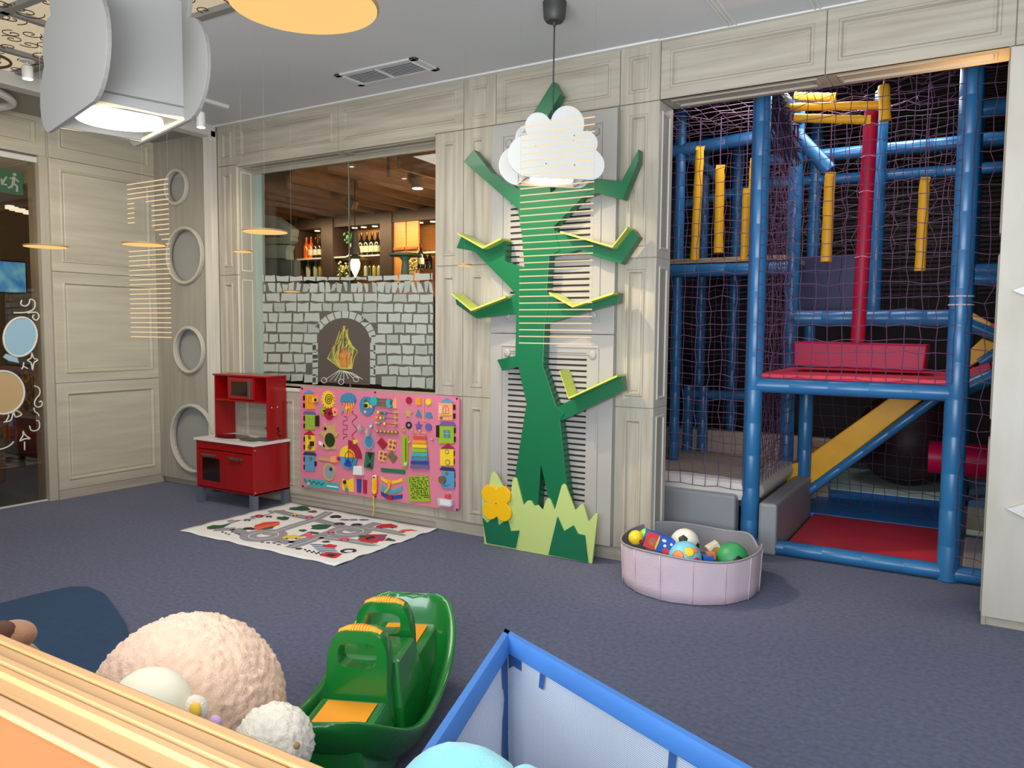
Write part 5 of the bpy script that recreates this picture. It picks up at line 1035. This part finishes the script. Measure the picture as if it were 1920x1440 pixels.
def bottle(px, pb, pt, col, y, lab, label=False, cap=None):
    p, q = Q(px, pb, y), Q(px, pt, y); h = q[2]-p[2]; r = h*.145; z0 = p[2]
    if abs(z0-zsh) < .07: z0 = zsh+.001
    t_ = thing('bottle', lab, 'bottle', (p[0], y, z0), 'bottles on the back bar')
    obj('glass_body', MB().lathe([(0, 0), (r*.96, 0), (r, h*.03), (r, h*.55), (r*.8, h*.64), (r*.36, h*.74), (r*.34, h*.97), (0, h*.975)], (p[0], y, z0), 14), BT[col], t_, smooth=True)
    obj('cap', MB().lathe([(r*.38, h*.86), (r*.4, h*.86), (r*.4, h), (0, h)], (p[0], y, z0), 12), BT[cap or col], t_)
    if label: obj('paper_label', MB().lathe([(r*1.01, h*.16), (r*1.015, h*.17), (r*1.015, h*.42), (r*1.01, h*.43)], (p[0], y, z0), 14), LAB, t_, smooth=True)
wl = ('nearest the left post', 'second from the left post', 'third from the left post', 'against the second post')
for i, (px, c) in enumerate(((575, 'orange'), (583.5, 'orange'), (592, 'black'), (600, 'black'))): bottle(px, 477, 436 if i < 2 else 437, c, BYY+.12, '%s bottle on the upper bay shelf, %s' % (('bright orange', 'red capped orange', 'dark', 'black')[i], wl[i]), i > 0, 'red' if i == 1 else None)
for i, (px, c) in enumerate(((578, 'clear'), (592, 'clear'), (602, 'amber'))): bottle(px, 519, 487, c, BYY+.10, '%s bottle low in the left bay, %s' % (('clear', 'pale', 'yellow')[i], wl[i]))
for i, px in enumerate((664, 678, 688, 698, 708)): bottle(px, 476, 432, 'black' if i else 'green', BYY+.14, '%s wine bottle in the middle bay, number %s from the left' % (('green', 'dark', 'dark', 'dark', 'dark')[i], ('one', 'two', 'three', 'four', 'five')[i]), i > 0)
for i, (px, c) in enumerate(((686, 'clear'), (694, 'green'), (702, 'amber'), (711, 'clear'))): bottle(px, 518, 490, c, BYY+.10, '%s bottle low in the middle bay, number %s from the lantern' % (('clear', 'green', 'yellow', 'pale')[i], ('one', 'two', 'three', 'four')[i]))
bottle(789, 503, 458, 'black', 1.5, 'red capped wine bottle near the right edge of the window', True, 'red')
for i, px in enumerate((797, 806)): bottle(px, 505, 470, 'black', BYY+.1, 'dark bottle in the right bay, %s the red capped one' % ('just beside', 'farther right of')[i])
# ornamental tree, flowers
q, p = Q(647, 441), Q(647, 478); t = thing('ornament_tree', 'little green ornamental tree on a white stem in the middle bay', 'ornament', (p[0], BYY+.1, zsh))
b = MB(); b.lathe([(.0, 0), (.075, 0), (.03, .02), (.018, .07), (.02, .16), (0, .17)], (p[0], BYY+.1, zsh), 14); obj('stem', b, MATS['white_paint'], t, smooth=True)
b = MB()
for _ in range(60):
    v_ = np.array([rn.gauss(0, .04), rn.gauss(0, .03), rn.gauss(0, .035)]); b.ball(np.array([p[0], BYY+.1, zsh+.23])+v_, .014, 6, 4)
obj('crown', b, mat('ornament_green', (90, 150, 96), .6), t)
for px, py, lab in ((645, 505, 'bunch of cream flowers low in the middle bay'), (773, 497, 'small bunch of flowers in front of the wooden cupboard doors')):
    y = BYY-.1; p = Q(px, py, y); t = thing('flower_bunch', lab, 'flowers', (p[0], y, p[2]-.1)); b = MB()
    for _ in range(34): b.ball(p+np.array([rn.gauss(0, .055), rn.gauss(0, .02), rn.gauss(0, .05)]), .015, 6, 4)
    obj('blossoms', b, mat('blossom_cream', (206, 196, 130), .7), t)
    b = MB()
    for _ in range(20): b.ball(p+np.array([rn.gauss(0, .06), rn.gauss(.01, .02), rn.gauss(-.02, .05)]), .016, 6, 4)
    obj('leaves', b, mat('leaf_dark', (58, 84, 40), .7), t)
# lantern pendant
p = PY(666, 497, 1.25); z0 = p[2]; t = thing('lantern_lamp', 'dark lantern pendant with a glowing pointed bulb behind the window', 'lamp', p)
obj('bulb', MB().lathe([(0, -.13), (.02, -.09), (.045, -.03), (.05, .02), (.035, .06), (0, .075)], p, 18), glow('lantern_glow', (255, 226, 160), 5), t, smooth=2)
obj('shade', MB().lathe([(.02, .10), (.06, .085), (.13, .055), (.13, .05), (.04, .06), (.01, .06)], p, 24), mat('lantern_iron', (110, 98, 84), .4), t, smooth=True)
obj('neck', MB().lathe([(.0, .1), (.055, .1), (.05, .16), (.035, .2), (.032, .32), (.01, .34), (0, .36)], p, 16), MATS['lantern_iron'], t, smooth=True)
obj('cord', MB().tube([(p[0], p[1], p[2]+.34), (p[0], p[1], 3.12)], .004, 6), MATS['cord_black'], t)
# ceiling lights of the bar
for px, py, y, lab, kind in ((623, 307, 1.0, 'round white downlight between the bar ceiling boards', 0), (783, 353, 1.3, 'brown cylinder spotlight under the bar ceiling boards', 1)):
    p = PY(px, py, y); t = thing('bar_spotlight', lab, 'spotlight', p)
    obj('lens', MB().lathe([(0, 0), (.05, 0), (.05, -.006), (0, -.006)], p, 18), glow('bar_lens', (255, 248, 236), 4), t)
    obj('can', MB().lathe([(.03, .001), (.056, .001), (.056, .05 if kind == 0 else .14), (0, .05 if kind == 0 else .14)], p, 18), MATS['white_paint'] if kind == 0 else BEAM, t, smooth=True)
    obj('stem', MB().tube([(p[0], p[1], p[2]+.05), (p[0], p[1], 3.12)], .008, 6), DKW, t)
p = PY(659, 381, 1.6); t = thing('box_spotlight', 'small tilted metal box spotlight hanging under the bar boards', 'spotlight', p)
obj('housing', MB().obox(p, (.8, .2, -.5), (-.2, .97, .1), (.5, .1, .85), (.055, .05, .045)), mat('box_metal', (130, 116, 96), .4, metal=.4), t, bev=.004); obj('cord', MB().tube([p, (p[0], p[1], 3.12)], .004, 6), MATS['cord_black'], t)
# pale stone capital at the left
y = .85; t = thing('plaster_capital', 'pale stacked plaster capital at the left side of the bar window', 'column', (PY(515, 480, y)[0], y+.15, PY(515, 515, y)[2]))
ST = mat('plaster_grey', (206, 204, 190), .7, .12, (8, 8, 8))
for pts in ([(470, 400), (513, 405), (547, 429), (546, 443), (538, 446), (470, 432)], [(470, 446), (544, 443), (546, 451), (538, 457), (470, 458)], [(470, 459), (540, 459), (536, 470), (538, 487), (530, 484), (470, 484)]):
    obj('capital_block', MB().slab([PY(px, py, y) for px, py in pts], (0, .1, 0)), ST, t, bev=.008)
obj('shaft', MB().slab([PY(px, py, y+.05) for px, py in ((470, 484), (552, 487), (552, 560), (470, 560))], (0, .08, 0)), mat('plaster_dark', (140, 138, 130), .7), t)
# reflection of a round sage table, built as a solid stand
y = .75; p = PY(760, 476, y); t = thing('reflected_table', 'reflection of a sage green round table on a pedestal near the right of the bar window', 'reflection', (p[0], y, p[2]-.3)); SGE = mat('sage_paint', (136, 146, 134), .5); r = 31/FPX*abs(np.dot(p-CAM, FW))
obj('reflected_top', MB().lathe([(0, -.025), (r*.96, -.02), (r, -.008), (r, 0), (0, .002)], p, 32), SGE, t, smooth=True)
obj('pedestal', MB().lathe([(.055, -.025), (.03, -.06), (.035, -.13), (.05, -.3), (.0, -.3)], p, 20), SGE, t, smooth=True)
# ---- frosted stone film and campfire drawing on the glass
FY = WY-.001
def fq(px, py): return PY(px, py, FY)
FM = film('frosted_film', (180, 184, 172), .86); FM2 = film('frosted_film_thin', (176, 182, 170), .74)
lef = [512, 530, 549, 567.5, 586, 605, 624, 642.5, 661, 680, 698, 712]; rig = [509, 527, 551, 569, 588, 607.5, 627, 646, 666, 687, 707, 731]
mid = [518, 528, 549, 567, 586, 606, 626, 645, 664, 683, 702, 722]
def rowy(r, px):
    t_ = (px-473)/(813-473); return lef[r]*(1-t_)*(1-2*t_)+mid[r]*4*t_*(1-t_)+rig[r]*t_*(2*t_-1)
AX, AW, AT = 645, 48, 597
def inarch(x, y): return (abs(x-AX) < AW and y > 640) or ((x-AX)**2/(AW**2)+(y-640)**2/(43**2) < 1)
sh_ = random.Random(4)
def stone(pts, m=FM): obj('film_stone', MB().slab([fq(*p) for p in pts], (0, -.0008, 0)), m, win)
for r_ in range(len(lef)-1):
    x = 474.0-(sh_.random()*14 if r_ % 2 else 0)
    while x < 812:
        w_ = sh_.uniform(19, 31)
        if r_ == 1: w_ = sh_.uniform(9, 15)
        a, c = max(474.5, x), min(813, x+w_); x += w_
        if c-a < 4: continue
        y0, y1 = rowy(r_, (a+c)/2), rowy(r_+1, (a+c)/2); mxx = (a+c)/2
        if inarch(mxx, (y0+y1)/2) or inarch(a+3, y1-2) or inarch(c-3, y1-2): continue
        j = lambda s=1.: sh_.uniform(-s, s); gpx = 1.3
        if r_ == 1: stone([(a+j(3)+1, y0+2+j(2)), (c-1+j(4), y0+2+j(3)), (c-2+j(4), y1-2+j(2)), (a+1+j(3), y1-2+j(2))], FM if sh_.random() < .7 else FM2)
        else: stone([(a+gpx+j(), y0+gpx+j()), ((a+c)/2+j(3), y0+gpx+.6+j()), (c-gpx+j(), y0+gpx+j()), (c-gpx+j(), y1-gpx-.8+j(1.2)), ((a+c)/2+j(4), y1-gpx-1.2+j(1.4)), (a+gpx+j(), y1-gpx-.8+j(1.2))], FM if sh_.random() < .8 else FM2)
for k_ in range(13):
    a = math.pi*(1-k_/12.5); a2 = a-math.pi/12.5*.85
    if .12 < k_/12.5 < .96: stone([(AX+(AW+1)*math.cos(a), 640-44*math.sin(a)), (AX+(AW+1)*math.cos(a2), 640-44*math.sin(a2)), (AX+(AW+13)*math.cos(a2), 640-57*math.sin(a2)), (AX+(AW+13)*math.cos(a), 640-57*math.sin(a))])
for k_ in range(5):
    for s in (-1, 1): y0 = 643+k_*16; stone([(AX+s*(AW+1), y0), (AX+s*(AW+11), y0+1), (AX+s*(AW+11), y0+14), (AX+s*(AW+1), y0+13)])
obj('arch_fill', MB().slab([fq(AX+AW*math.cos(a), 640-43*math.sin(a)) for a in np.linspace(0, math.pi, 20)]+[fq(AX-AW, 716), fq(AX+AW, 722)], (0, -.0005, 0)), film('arch_film', (110, 98, 88), .5), win)
obj('film_residue', MB().slab([fq(474, 530), fq(640, 532), fq(813, 528), fq(813.5, 731), fq(474.5, 698)], (0, .0006, 0)), film('film_residue', (120, 116, 102), .42), win)
FL = [mat('fire_yellow', (196, 184, 84), .7), mat('fire_orange', (196, 116, 52), .7), mat('chalk_white', (206, 206, 190), .7)]
def fstroke(pts, m, r=.0035):
    obj('drawn_stroke', MB().tube([fq(*p)-np.array([0, .002, 0]) for p in pts], r, 5), m, win)
for k_ in range(26):
    u = k_/25; x0 = 622+46*u; top = 610+70*abs(u-.42)**1.2; lean = (sh_.random()-.5)*10
    fstroke([(640+20*u, 692), (x0-6+sh_.uniform(-3, 3), 672), (x0+lean*.6, (top+672)/2), (645+16*(u-.4)+lean, top)], FL[0])
for k_ in range(14):
    u = k_/13; fstroke([(640+12*u, 688), (634+26*u, 670), (642+6*u, 650+14*abs(u-.5))], FL[1], .004)
for k_ in range(9):
    u = k_/8; fstroke([(642+10*(u-.5), 694+2*u), (628+34*u, 700), (610+70*u, 712+3*math.sin(u*6))], FL[2], .003)
for c in ((608, 713), (640, 716), (668, 711)): fstroke([(c[0]+5*math.cos(a), c[1]+5*math.sin(a)) for a in np.linspace(0, 6.3, 12)], FL[2], .003)
# ================================================================== FOREGROUND TOYS
from mathutils import noise as mnoise
def fuzzy(c, r, amp=.02, fr=38, n=5, squash=(1, 1, 1), seed=0.):
    bm = bmesh.new(); bmesh.ops.create_icosphere(bm, subdivisions=n, radius=1); b = MB()
    for v in bm.verts:
        p = v.co; s = mnoise.noise(p*fr*r+Vector((seed, 0, 0)))+.6*mnoise.noise(p*fr*2.1*r+Vector((0, seed, 3)))
        k_ = 1+amp*s/r; b.v.append((c[0]+p.x*r*squash[0]*k_, c[1]+p.y*r*squash[1]*k_, c[2]+p.z*r*squash[2]*k_))
    bm.verts.index_update(); b.f = [tuple(v.index for v in f.verts) for f in bm.faces]; bm.free(); return b
FUR = mat('cream_fleece', (250, 210, 180), .95, .08, (30, 30, 30), .5, 160, sheen=.3); FUR2 = mat('white_fleece', (240, 228, 208), .95, .08, (30, 30, 30), .5, 160, sheen=.3)
z = .29
for _ in range(6):
    c = PZ(352, 1333, z); r = 176/FPX*np.dot(c-CAM, FW); z = r*.98
pl = thing('plush_sheep', 'large round cream fleece plush lying behind the sill', 'plush toy', (c[0], c[1], 0))
obj('fleece_body', fuzzy(c, r, .013, 72, 6), FUR, pl, smooth=2)
d = 1.95; c2 = CAM+ray(514, 1395)*d; r2 = 72/FPX*d
obj('paw', fuzzy(c2, r2, .008, 80, 5, seed=4), FUR2, pl, smooth=2)
n_ = CAM+ray(556, 1398)*(d-.06); obj('nose', MB().ball(n_, (.009, .009, .008), 10, 7), mat('nose_brown', (176, 130, 80), .6), pl, smooth=2)
d = 1.9; c3 = CAM+ray(283, 1325)*d
pl2 = thing('plush_unicorn', 'smooth cream plush head with yellow and purple trim behind the sill', 'plush toy', (c3[0], c3[1], 0))
obj('head', fuzzy(c3, 70/FPX*d, .001, 10, 4, (1.15, 1, 1)), mat('cream_velour', (244, 234, 206), .85, sheen=.2), pl2, smooth=2)
obj('ear', MB().ball(CAM+ray(366, 1330)*(d-.01), (.034, .03, .034), 14, 9), MATS['white_fleece'], pl2, smooth=2)
obj('yellow_trim', MB().ball(CAM+ray(366, 1332)*(d-.04), (.018, .012, .020), 12, 8), mat('plush_yellow', (244, 196, 70), .8), pl2, smooth=2)
obj('purple_trim', MB().ball(CAM+ray(404, 1352)*(d-.03), (.018, .014, .014), 12, 8), mat('plush_purple', (206, 166, 204), .8), pl2, smooth=2)
obj('body', MB().ball((c3[0]-.05, c3[1]+.05, c3[2]*.42), (.13, .13, c3[2]*.42), 16, 10), MATS['cream_velour'], pl2, smooth=2)
d = 1.9; c4 = CAM+ray(24, 1192)*d
pl3 = thing('plush_bear', 'brown plush with a darker face peeping over the sill at far left', 'plush toy', (c4[0], c4[1], 0))
obj('head', MB().ball(c4, (.052, .052, .036), 18, 12), mat('brown_plush', (168, 118, 82), .9, .15, (20, 20, 20), .3, 200, sheen=.2), pl3, smooth=2)
obj('face', MB().ball(CAM+ray(2, 1188)*(d-.03), (.035, .035, .03), 14, 9), mat('dark_plush', (92, 58, 44), .9), pl3, smooth=2)
obj('body', MB().ball((c4[0]-.06, c4[1]+.04, c4[2]*.47), (.12, .12, c4[2]*.47), 16, 10), MATS['brown_plush'], pl3, smooth=2)
d = 1.42; c5 = CAM+ray(866, 1512)*d
pl4 = thing('plush_cloud', 'light blue plush top at the bottom edge beside the mesh bin', 'plush toy', (c5[0], c5[1], 0))
AQ = mat('aqua_plush', (140, 212, 220), .9, .1, (14, 14, 14), .25, 120, sheen=.3)
obj('body', fuzzy(c5, 112/FPX*d, .004, 30, 4, (1.2, 1.0, .95)), AQ, pl4, smooth=2); obj('limb', fuzzy(CAM+ray(985, 1484)*d, 46/FPX*d, .003, 30, 4), AQ, pl4, smooth=2)
obj('base', MB().ball((c5[0], c5[1], c5[2]*.5), (.14, .14, c5[2]*.5), 16, 10), AQ, pl4, smooth=2)
# ---- green double rocker
SG = mat('rocker_green', (22, 116, 44), .22, coat=.35); SO = mat('rocker_orange', (246, 158, 24), .4)
ctr = np.array([4.86, -2.50, 0]); A = np.array([-.40, .917, 0]); A /= np.linalg.norm(A); Bv = np.array([A[1], -A[0], 0])
rk = thing('seesaw_rocker', 'shiny green double rocker with orange grips and seat pad', 'rocking toy', ctr)
def L3(s, w, z): return ctr+A*s+Bv*w+np.array([0, 0, z])
LH = .56; loops = []
for i in range(25):
    s = -LH+2*LH*i/24; q = abs(s)/LH; zb = .02+.26*q**2.2; zr = zb+.13-.05*q**4; hw = .225*(1-.45*q**5)
    if i in (0, 24): zb = zr-.02
    loops.append([L3(s, w, z) for w, z in ((-hw-.012, zr-.012), (-hw-.02, zr), (-hw, zr+.012), (-hw+.025, zr-.004), (-hw*.78, zb+.02), (0, zb+.012), (hw*.78, zb+.02), (hw-.025, zr-.004), (hw, zr+.012), (hw+.02, zr), (hw+.012, zr-.012), (hw*.85, zb), (0, zb-.012), (-hw*.85, zb))])
obj('hull', MB().loft(loops), SG, rk, smooth=2, sub=1)
for sg in (-1, 1):
    s0, s1 = .20, .50
    b = MB(); b.loft([[L3(sg*(s0+(s1-s0)*u), w, z) for u, w in ((0, -1), (1, -1), (1, 1), (0, 1)) for w in (w*hw,)] for hw, z in ((.155, .05), (.14, .15), (.118, .235), (.112, .245))]); obj('seat', b, SG, rk, bev=.018)
    b = MB(); b.slab([L3(sg*s, w, .246) for s, w in ((.225, -.086), (.47, -.086), (.47, .086), (.225, .086))], (0, 0, .004)); obj('seat_pad', b, SO, rk, bev=.002)
    # upright with grip hole
    def ringpt(kx, kz, n_=32): return [(kx*math.copysign(abs(math.cos(a))**.55, math.cos(a)), kz*math.copysign(abs(math.sin(a))**.55, math.sin(a))) for a in np.linspace(0, 2*math.pi, n_+1)[:-1]]
    out_ = [(x*(1+.38*max(0, -(zz)/.20)), .275+zz) for x, zz in ringpt(.112, .195)]; inn = [(x, .388+zz) for x, zz in ringpt(.068, .042)]
    loops = []
    def pl_(pts, s, k_=1.): return [L3(sg*(s+.10*(.5-z)), x*k_, z) for x, z in pts]
    loops = [pl_(inn, .10), pl_(out_, .10, .96), pl_([(x, z+.0) for x, z in out_], .112, 1.0), pl_(out_, .158, 1.0), pl_(out_, .17, .96), pl_(inn, .17), pl_(inn, .10)]
    obj('upright', MB().loft(loops, cap=False), SG, rk, smooth=True)
    pts = [L3(sg*(.135+.1*(.5-z)), w, z) for w, z in ((-.064, .436), (-.04, .448), (0, .452), (.04, .448), (.064, .436))]
    gp = obj('grip', MB().tube(pts, .029, 14), SO, rk, smooth=True)
    for i in range(13):
        t_ = i/12; w = -.06+.12*t_; z = .452-.016*(w/.064)**2; c = L3(sg*(.135+.1*(.5-z)), w, z); b = MB(); b.tube([c-Bv*.0022, c+Bv*.0022], .0315, 14); obj('grip_rib', b, SO, gp, smooth=True)
b = MB(); b.loft([[L3(s, w, z) for s, w in ((-hs, -hw), (hs, -hw), (hs, hw), (-hs, hw))] for hs, hw, z in ((.16, .165, .05), (.15, .15, .2), (.11, .125, .34), (.10, .118, .35))]); obj('centre_block', b, SG, rk, bev=.02)
# ---- blue mesh bin
zt = .60
A0, B0, C0 = PZ(950, 1196, zt), PZ(1392, 1452, zt), PZ(812, 1408, zt)
A0, B0, C0 = [np.array(p) for p in (A0, B0, C0)]; B0 = A0+(B0-A0)*1.05; C0 = A0+(C0-A0)*1.15; D0 = B0+C0-A0
mb_ = thing('mesh_bin', 'blue rimmed mesh toy bin in the near foreground', 'toy bin', ((A0+D0)/2*np.array([1, 1, 0])))
RIMB = mat('rim_fabric_blue', (62, 118, 188), .6, .1, (6, 6, 6), .15, 30); DKB = mat('seam_blue', (44, 82, 140), .7)
mm = bpy.data.materials.new('mesh_fabric'); mm.use_nodes = True; nt = mm.node_tree; bsd = nt.nodes['Principled BSDF']; bsd.inputs['Base Color'].default_value = lin((216, 224, 238)); bsd.inputs['Roughness'].default_value = .8
tc = nt.nodes.new('ShaderNodeTexCoord'); mp = nt.nodes.new('ShaderNodeMapping'); mp.inputs['Scale'].default_value = (1, 1, 1); sx = nt.nodes.new('ShaderNodeSeparateXYZ')
tr = nt.nodes.new('ShaderNodeBsdfTransparent'); mx = nt.nodes.new('ShaderNodeMixShader')
def mth(op, a_, b_):
    n_ = nt.nodes.new('ShaderNodeMath'); n_.operation = op
    for i, q_ in enumerate((a_, b_)):
        if q_ is None: continue
        if hasattr(q_, 'is_linked') or hasattr(q_, 'links'): nt.links.new(q_, n_.inputs[i])
        else: n_.inputs[i].default_value = q_
    return n_.outputs[0]
nt.links.new(tc.outputs['Object'], sx.inputs[0])
h_ = mth('ADD', sx.outputs['X'], mth('MULTIPLY', sx.outputs['Y'], -.5))
wv = mth('MULTIPLY', mth('SINE', mth('MULTIPLY', mth('ADD', h_, sx.outputs['Z']), 640.), None), mth('SINE', mth('MULTIPLY', mth('SUBTRACT', h_, sx.outputs['Z']), 640.), None))
nt.links.new(mth('ADD', mth('MULTIPLY', mth('GREATER_THAN', wv, .0), .55), .36), mx.inputs[0]); nt.links.new(tr.outputs[0], mx.inputs[1]); nt.links.new(bsd.outputs[0], mx.inputs[2]); nt.links.new(mx.outputs[0], nt.nodes['Material Output'].inputs[0])
cen = (A0+D0)/2
def wallm(p, q, lab=None):
    b = MB(); g = 10; G = []
    n_ = np.cross(q-p, [0, 0, 1.]); n_ /= np.linalg.norm(n_)
    for i in range(g+1):
        for j in range(5):
            u, v_ = i/g, j/4; t_ = p*(1-u)+q*u; t_ = t_+(cen*np.array([1, 1, 0])+np.array([0, 0, t_[2]])-t_)*.10*v_; z_ = zt*(1-v_)+.012*v_
            w_ = .018*math.sin(u*9+v_*3)*math.sin(math.pi*v_); G.append((t_[0]+n_[0]*w_, t_[1]+n_[1]*w_, z_))
    b.v = G; b.f = [(i*5+j, (i+1)*5+j, (i+1)*5+j+1, i*5+j+1) for i in range(g) for j in range(4)]
    return obj('mesh_wall', b, mm, mb_, smooth=2)
for p, q in ((A0, B0), (B0, D0), (D0, C0), (C0, A0)):
    wallm(p, q)
    d_ = (q-p)/np.linalg.norm(q-p); i_ = cen-(p+q)/2; i_[2] = 0; i_ /= np.linalg.norm(i_)
    obj('rim_band', MB().loft([[p+d_*s+i_*a+np.array([0, 0, z_]) for a, z_ in ((-.020, .008), (-.012, .020), (.012, .020), (.024, .006), (.024, -.030), (-.022, -.026))] for s in np.linspace(-.012, np.linalg.norm(q-p)+.012, 9)]), RIMB, mb_, smooth=True)
    obj('corner_seam', MB().slab([p+d_*.010+i_*.006, p+d_*.075+i_*.006, p+d_*.075+(cen-p)*np.array([.1, .1, 0])-np.array([0, 0, zt-.03]), p+d_*.01+(cen-p)*np.array([.1, .1, 0])-np.array([0, 0, zt-.03])], i_*.002), DKB, mb_)
    obj('corner_seam', MB().slab([q-d_*.010+i_*.006, q-d_*.075+i_*.006, q-d_*.075+(cen-q)*np.array([.1, .1, 0])-np.array([0, 0, zt-.03]), q-d_*.01+(cen-q)*np.array([.1, .1, 0])-np.array([0, 0, zt-.03])], i_*.002), DKB, mb_)
for t_ in (.18, .72):
    p = A0+(B0-A0)*t_; i_ = cen-A0; i_ = i_/np.linalg.norm(i_); obj('strap', MB().slab([p+np.array([0, 0, -.01])+i_*.012, p+np.array([.02, -.01, -.01])+i_*.012, p+np.array([.012, -.012, -.075])+i_*.02, p+np.array([-.006, -.004, -.075])+i_*.02], i_*.003), DKB, mb_)
b = MB(); b.slab([A0*np.array([1, 1, 0])+(cen-A0)*np.array([.1, .1, 0])+np.array([0, 0, .004]), B0*np.array([1, 1, 0])+(cen-B0)*np.array([.1, .1, 0])+np.array([0, 0, .004]), D0*np.array([1, 1, 0])+(cen-D0)*np.array([.1, .1, 0])+np.array([0, 0, .004]), C0*np.array([1, 1, 0])+(cen-C0)*np.array([.1, .1, 0])+np.array([0, 0, .004])], (0, 0, .008)); obj('bin_floor', b, mat('bin_floor_fabric', (150, 168, 196), .8), mb_)
# ---- dark teal reflection at the left, built as a flat slab
P = [PZ(px, py, .03) for px, py in ((-60, 1150), (0, 1130), (70, 1112), (130, 1099), (165, 1098), (195, 1110), (215, 1135), (235, 1165), (248, 1200), (180, 1300), (-60, 1300))]
obj('floor_reflection', MB().slab([p-np.array([0, 0, .028]) for p in P], (0, 0, .028)), mat('teal_reflection', (34, 62, 92), .95, .12, (20, 20, 20), .4, 300), None, 'dark teal reflection lying flat at the left edge behind the plush toys', 'cushion', bev=.01)
